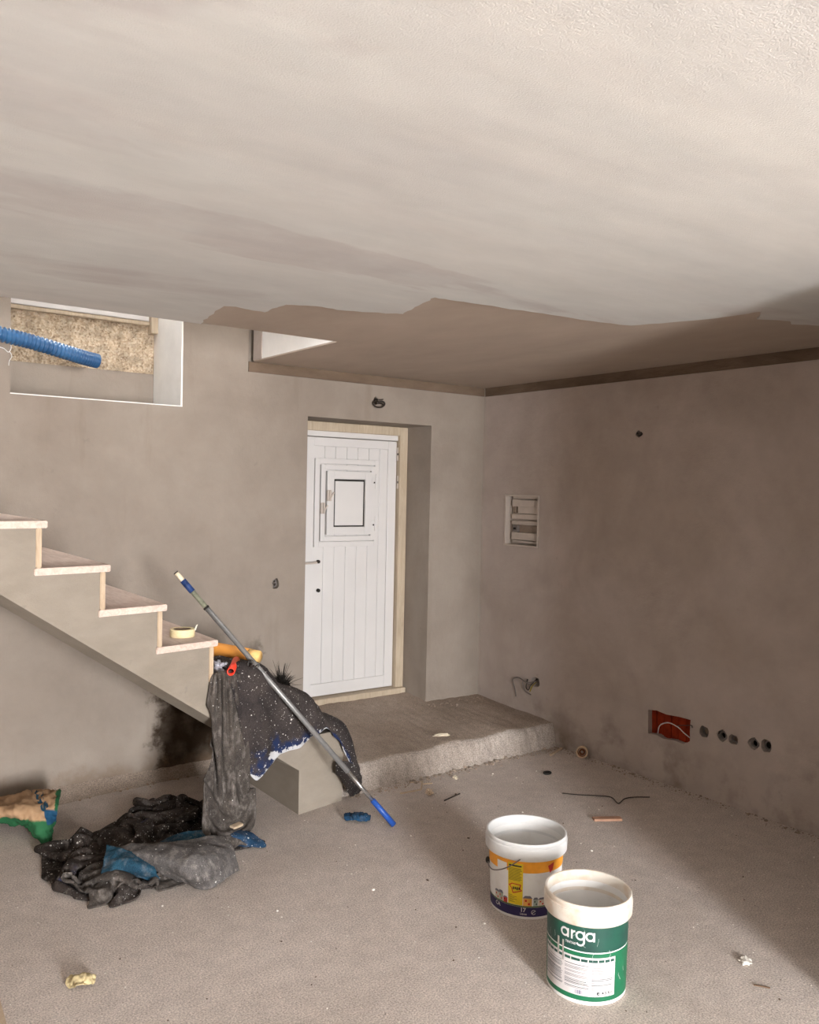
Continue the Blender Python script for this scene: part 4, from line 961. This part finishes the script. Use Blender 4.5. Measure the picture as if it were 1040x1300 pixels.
chunk('white_stone', 'small white pebble at the foot of the concrete slab', 'stone', (578, 989), (.017, .013), M_chalk, 6, .6)
def stick(name, label, a, b, w, h, m, z=0):
    A_, B_ = at_z(*a, z), at_z(*b, z); d_ = B_-A_; L_ = d_.length
    o = MB().box(-L_/2, -w/2, 0, L_/2, w/2, h, min(w, h)*.2).build(name, m); o.location = (A_+B_)/2; o.rotation_euler = (0, 0, math.atan2(d_.y, d_.x)); return tag(o, label, 'wood')
stick('wood_splinter', 'long thin pale splinter nearest the round stone', (508, 1008), (535, 1003), .010, .006, M_pine)
stick('wood_splinter', 'short bent splinter standing across the other splinters', (535, 1002), (536, 993), .010, .006, M_pine)
stick('wood_splinter', 'short pale splinter pointing right from the bent one', (537, 996), (549, 995), .008, .006, M_pine)
stick('wood_splinter', 'flat splinter along the slab foot behind the other splinters', (519, 994), (535, 993), .008, .005, M_pine)
stick('wood_splinter', 'pale splinter leaning near the far end of the slab', (699, 960), (713, 951), .014, .012, M_pine)
stick('dark_twig', 'thin dark twig lying on the floor left of the yellow bucket', (564, 1017), (584, 1008), .006, .005, M_wire_d)
stick('dark_twig', 'thin dark twig lying right of the green bucket', (957, 1251), (978, 1255), .006, .004, simple('brown_twig', (110, 88, 70), .8))
wo = stick('wood_block', 'flat brown wood block on the floor behind the yellow bucket', (753, 1041), (789, 1041), .038, .012, simple('brown_wood', (176, 136, 112), .7, vary=.12, sc=20))
wo.rotation_euler.z += R(2)
brg = wire('black_ring', [at_z(695, 981, .006)+Vector((.022*math.cos(a), .016*math.sin(a), 0)) for a in [2*math.pi*k/12 for k in range(13)]], .006, M_dark); tag(brg, 'small black rubber ring on the floor near the slab', 'ring')
# floor wire right
fw_ = wire('floor_wire', [at_z(x, y, .004) for x, y in ((714, 1007), (735, 1009), (757, 1010), (776, 1012), (785, 1020), (793, 1014), (805, 1012), (825, 1012))], .0028, M_wire_d); tag(fw_, 'thin dark wire lying on the floor near the right wall', 'wire')
# plastic reel by the wall, lying on its side
rc = at_z(739, 962, 0)
rl = thing('tape_core', 'empty cream tape core standing on edge against the right wall', 'tape core', (rc.x, rc.y, 0))
def on_edge(prof, m, name):
    o = MB().lathe(prof, (0, 0, 0), 32).build(name, m, None, True); o.parent = rl
    o.matrix_basis = Matrix.Translation((0, 0, .036)) @ Matrix.Rotation(R(-52), 4, 'Z') @ Matrix.Rotation(R(80), 4, 'X'); o.modifiers.new('edge', 'EDGE_SPLIT').split_angle = R(40); return o
on_edge([(.027, -.022), (.036, -.022), (.036, .022), (.027, .022), (.027, -.022)], simple('cream_card', (214, 190, 160), .7), 'ring'); on_edge([(.024, -.018), (.0268, -.018), (.0268, .018), (.024, .018), (.024, -.018)], simple('rust_card', (150, 92, 52), .8), 'inner_ring')
on_edge([(.010, -.012), (.018, -.014), (.018, .012), (.010, .012), (.010, -.012)], simple('rust_card_dark', (118, 70, 40), .8), 'inner_core')
chunk('mortar_lump', 'small rust-brown mortar lump beside the tape core', 'mortar lump', (728, 952), (.022, .018), simple('rust_mortar', (128, 96, 68), .9), 8, .7)
sf = chunk('slab_flake', 'curved pale flake lying on top of the raised slab', 'plaster flake', (561, 935), (.045, .014), M_chalk, 9, .5, .15)
sf.rotation_euler.z = R(-20)
# fine rubble: too small to count
def rubble(name, label, n, fn, sz, m, sd):
    random.seed(sd); mb = MB()
    for i in range(n):
        p, s = fn(), random.uniform(*sz)*(1 if random.random() < .9 else 1.9)
        r_ = bmesh.ops.create_icosphere(mb.bm, subdivisions=1, radius=s); sq = Vector((random.uniform(.7, 1.3), random.uniform(.7, 1.3), random.uniform(.4, .8)))
        for v in r_['verts']: v.co = Vector((v.co.x*sq.x, v.co.y*sq.y, v.co.z*sq.z))*random.uniform(.8, 1.15)+Vector(p)+Vector((0, 0, s*.3))
    o = stuff(mb.build(name, m)); return tag(o, label, 'rubble')
M_crumb = simple('brown_crumbs', (150, 134, 120), .95, vary=.15, sc=60)
def step_foot():
    x = random.uniform(-1.6, -.02); return (x, -.77-.03*max(0, -x-.8)-abs(random.gauss(0, .035))-.01, 0)
rubble('step_rubble', 'fine crumbs of mortar along the foot of the slab', 420, step_foot, (.002, .007), M_crumb, 1)
def wall_foot(): return (-abs(random.gauss(0, .03))-.004, random.uniform(-2.6, -.8), 0)
rubble('wall_rubble', 'fine mortar crumbs along the foot of the right wall', 260, wall_foot, (.002, .006), M_crumb, 2)
def slab_back():
    x = random.uniform(-1.3, -.02); return (x, (.2 if x < -.5 else -.01)-abs(random.gauss(0, .05)), .172)
rubble('doorway_rubble', 'mortar crumbs on the slab along door threshold and wall', 260, slab_back, (.0025, .007), M_crumb, 3)
def anywhere(): return (random.uniform(-3.6, -.1), random.uniform(-3.4, -.95), 0)
rubble('floor_grit', 'scattered white grit and paint crumbs across the floor', 420, anywhere, (.001, .0032), simple('white_grit', (232, 226, 218), .9), 4)
rubble('dark_grit', 'scattered dark crumbs across the floor', 160, anywhere, (.001, .004), simple('brown_grit', (96, 80, 68), .9), 5)
def under(): 
    x = random.uniform(-3.3, -1.95); return (x, -.01-abs(random.gauss(0, .05)), 0)
rubble('stair_rubble', 'crumbs of mortar along the wall foot under the stairs', 200, under, (.003, .010), simple('brown_mortar', (140, 118, 98), .9), 6)
def fillet():
    bm = bmesh.new(); V = []
    for j in range(81):
        x = -3.6+1.65*j/80; row = []
        w_ = .10+.09*max(0, min(1, (-2.2-x)))+.03*noise.noise(Vector((x*4, 0, 0)))
        for k in range(7):
            f = k/6; z = .055*(1-f)**2; p = Vector((x, -w_*f-.001, z-.004)); p.z += .006*noise.noise(p*25)*(1-f); row.append(bm.verts.new(p))
        V.append(row)
    for j in range(80):
        for k in range(6): bm.faces.new((V[j][k], V[j+1][k], V[j+1][k+1], V[j][k+1]))
    me = bpy.data.meshes.new('baseboard_back'); bm.to_mesh(me); bm.free(); o = mesh_obj('baseboard_back', me, M_step, None, True); return struct(o, 'dirt fillet along the foot of the back wall under the stairs', 'trim')
fillet()
pk = MB().box(0, 0, 0, .30, .022, .05, .003).build('pale_board', M_pine); pk.location = (-3.78, -1.80, .0); pk.rotation_euler = (0, 0, R(0))
bpy.data.objects.remove(pk)
A_, B_ = at_z(0, 1268, .02), at_z(9, 1302, .02)
mb = MB(); n_ = Vector((-.16, .10, 0)); dv = (B_-A_)
P0 = A_-dv*.35; P1 = B_+dv*4
mb.prism([(P0.x, P0.y, .0), (P1.x, P1.y, .0), (P1.x+n_.x, P1.y+n_.y, .0), (P0.x+n_.x, P0.y+n_.y, .0)], (0, 0, .02))
tag(mb.build('pale_board', M_pine), 'pale board edge lying at the lower left corner of the picture', 'board')
# printed lines, dashes and scuffs too small to pick apart
for o in bpy.data.objects:
    if o.parent and o.name.split('.')[0] in ('fine_print', 'scuff', 'rim_dash', 'barcode', 'label_header', 'smudged_print', 'paint_drip'): stuff(o)
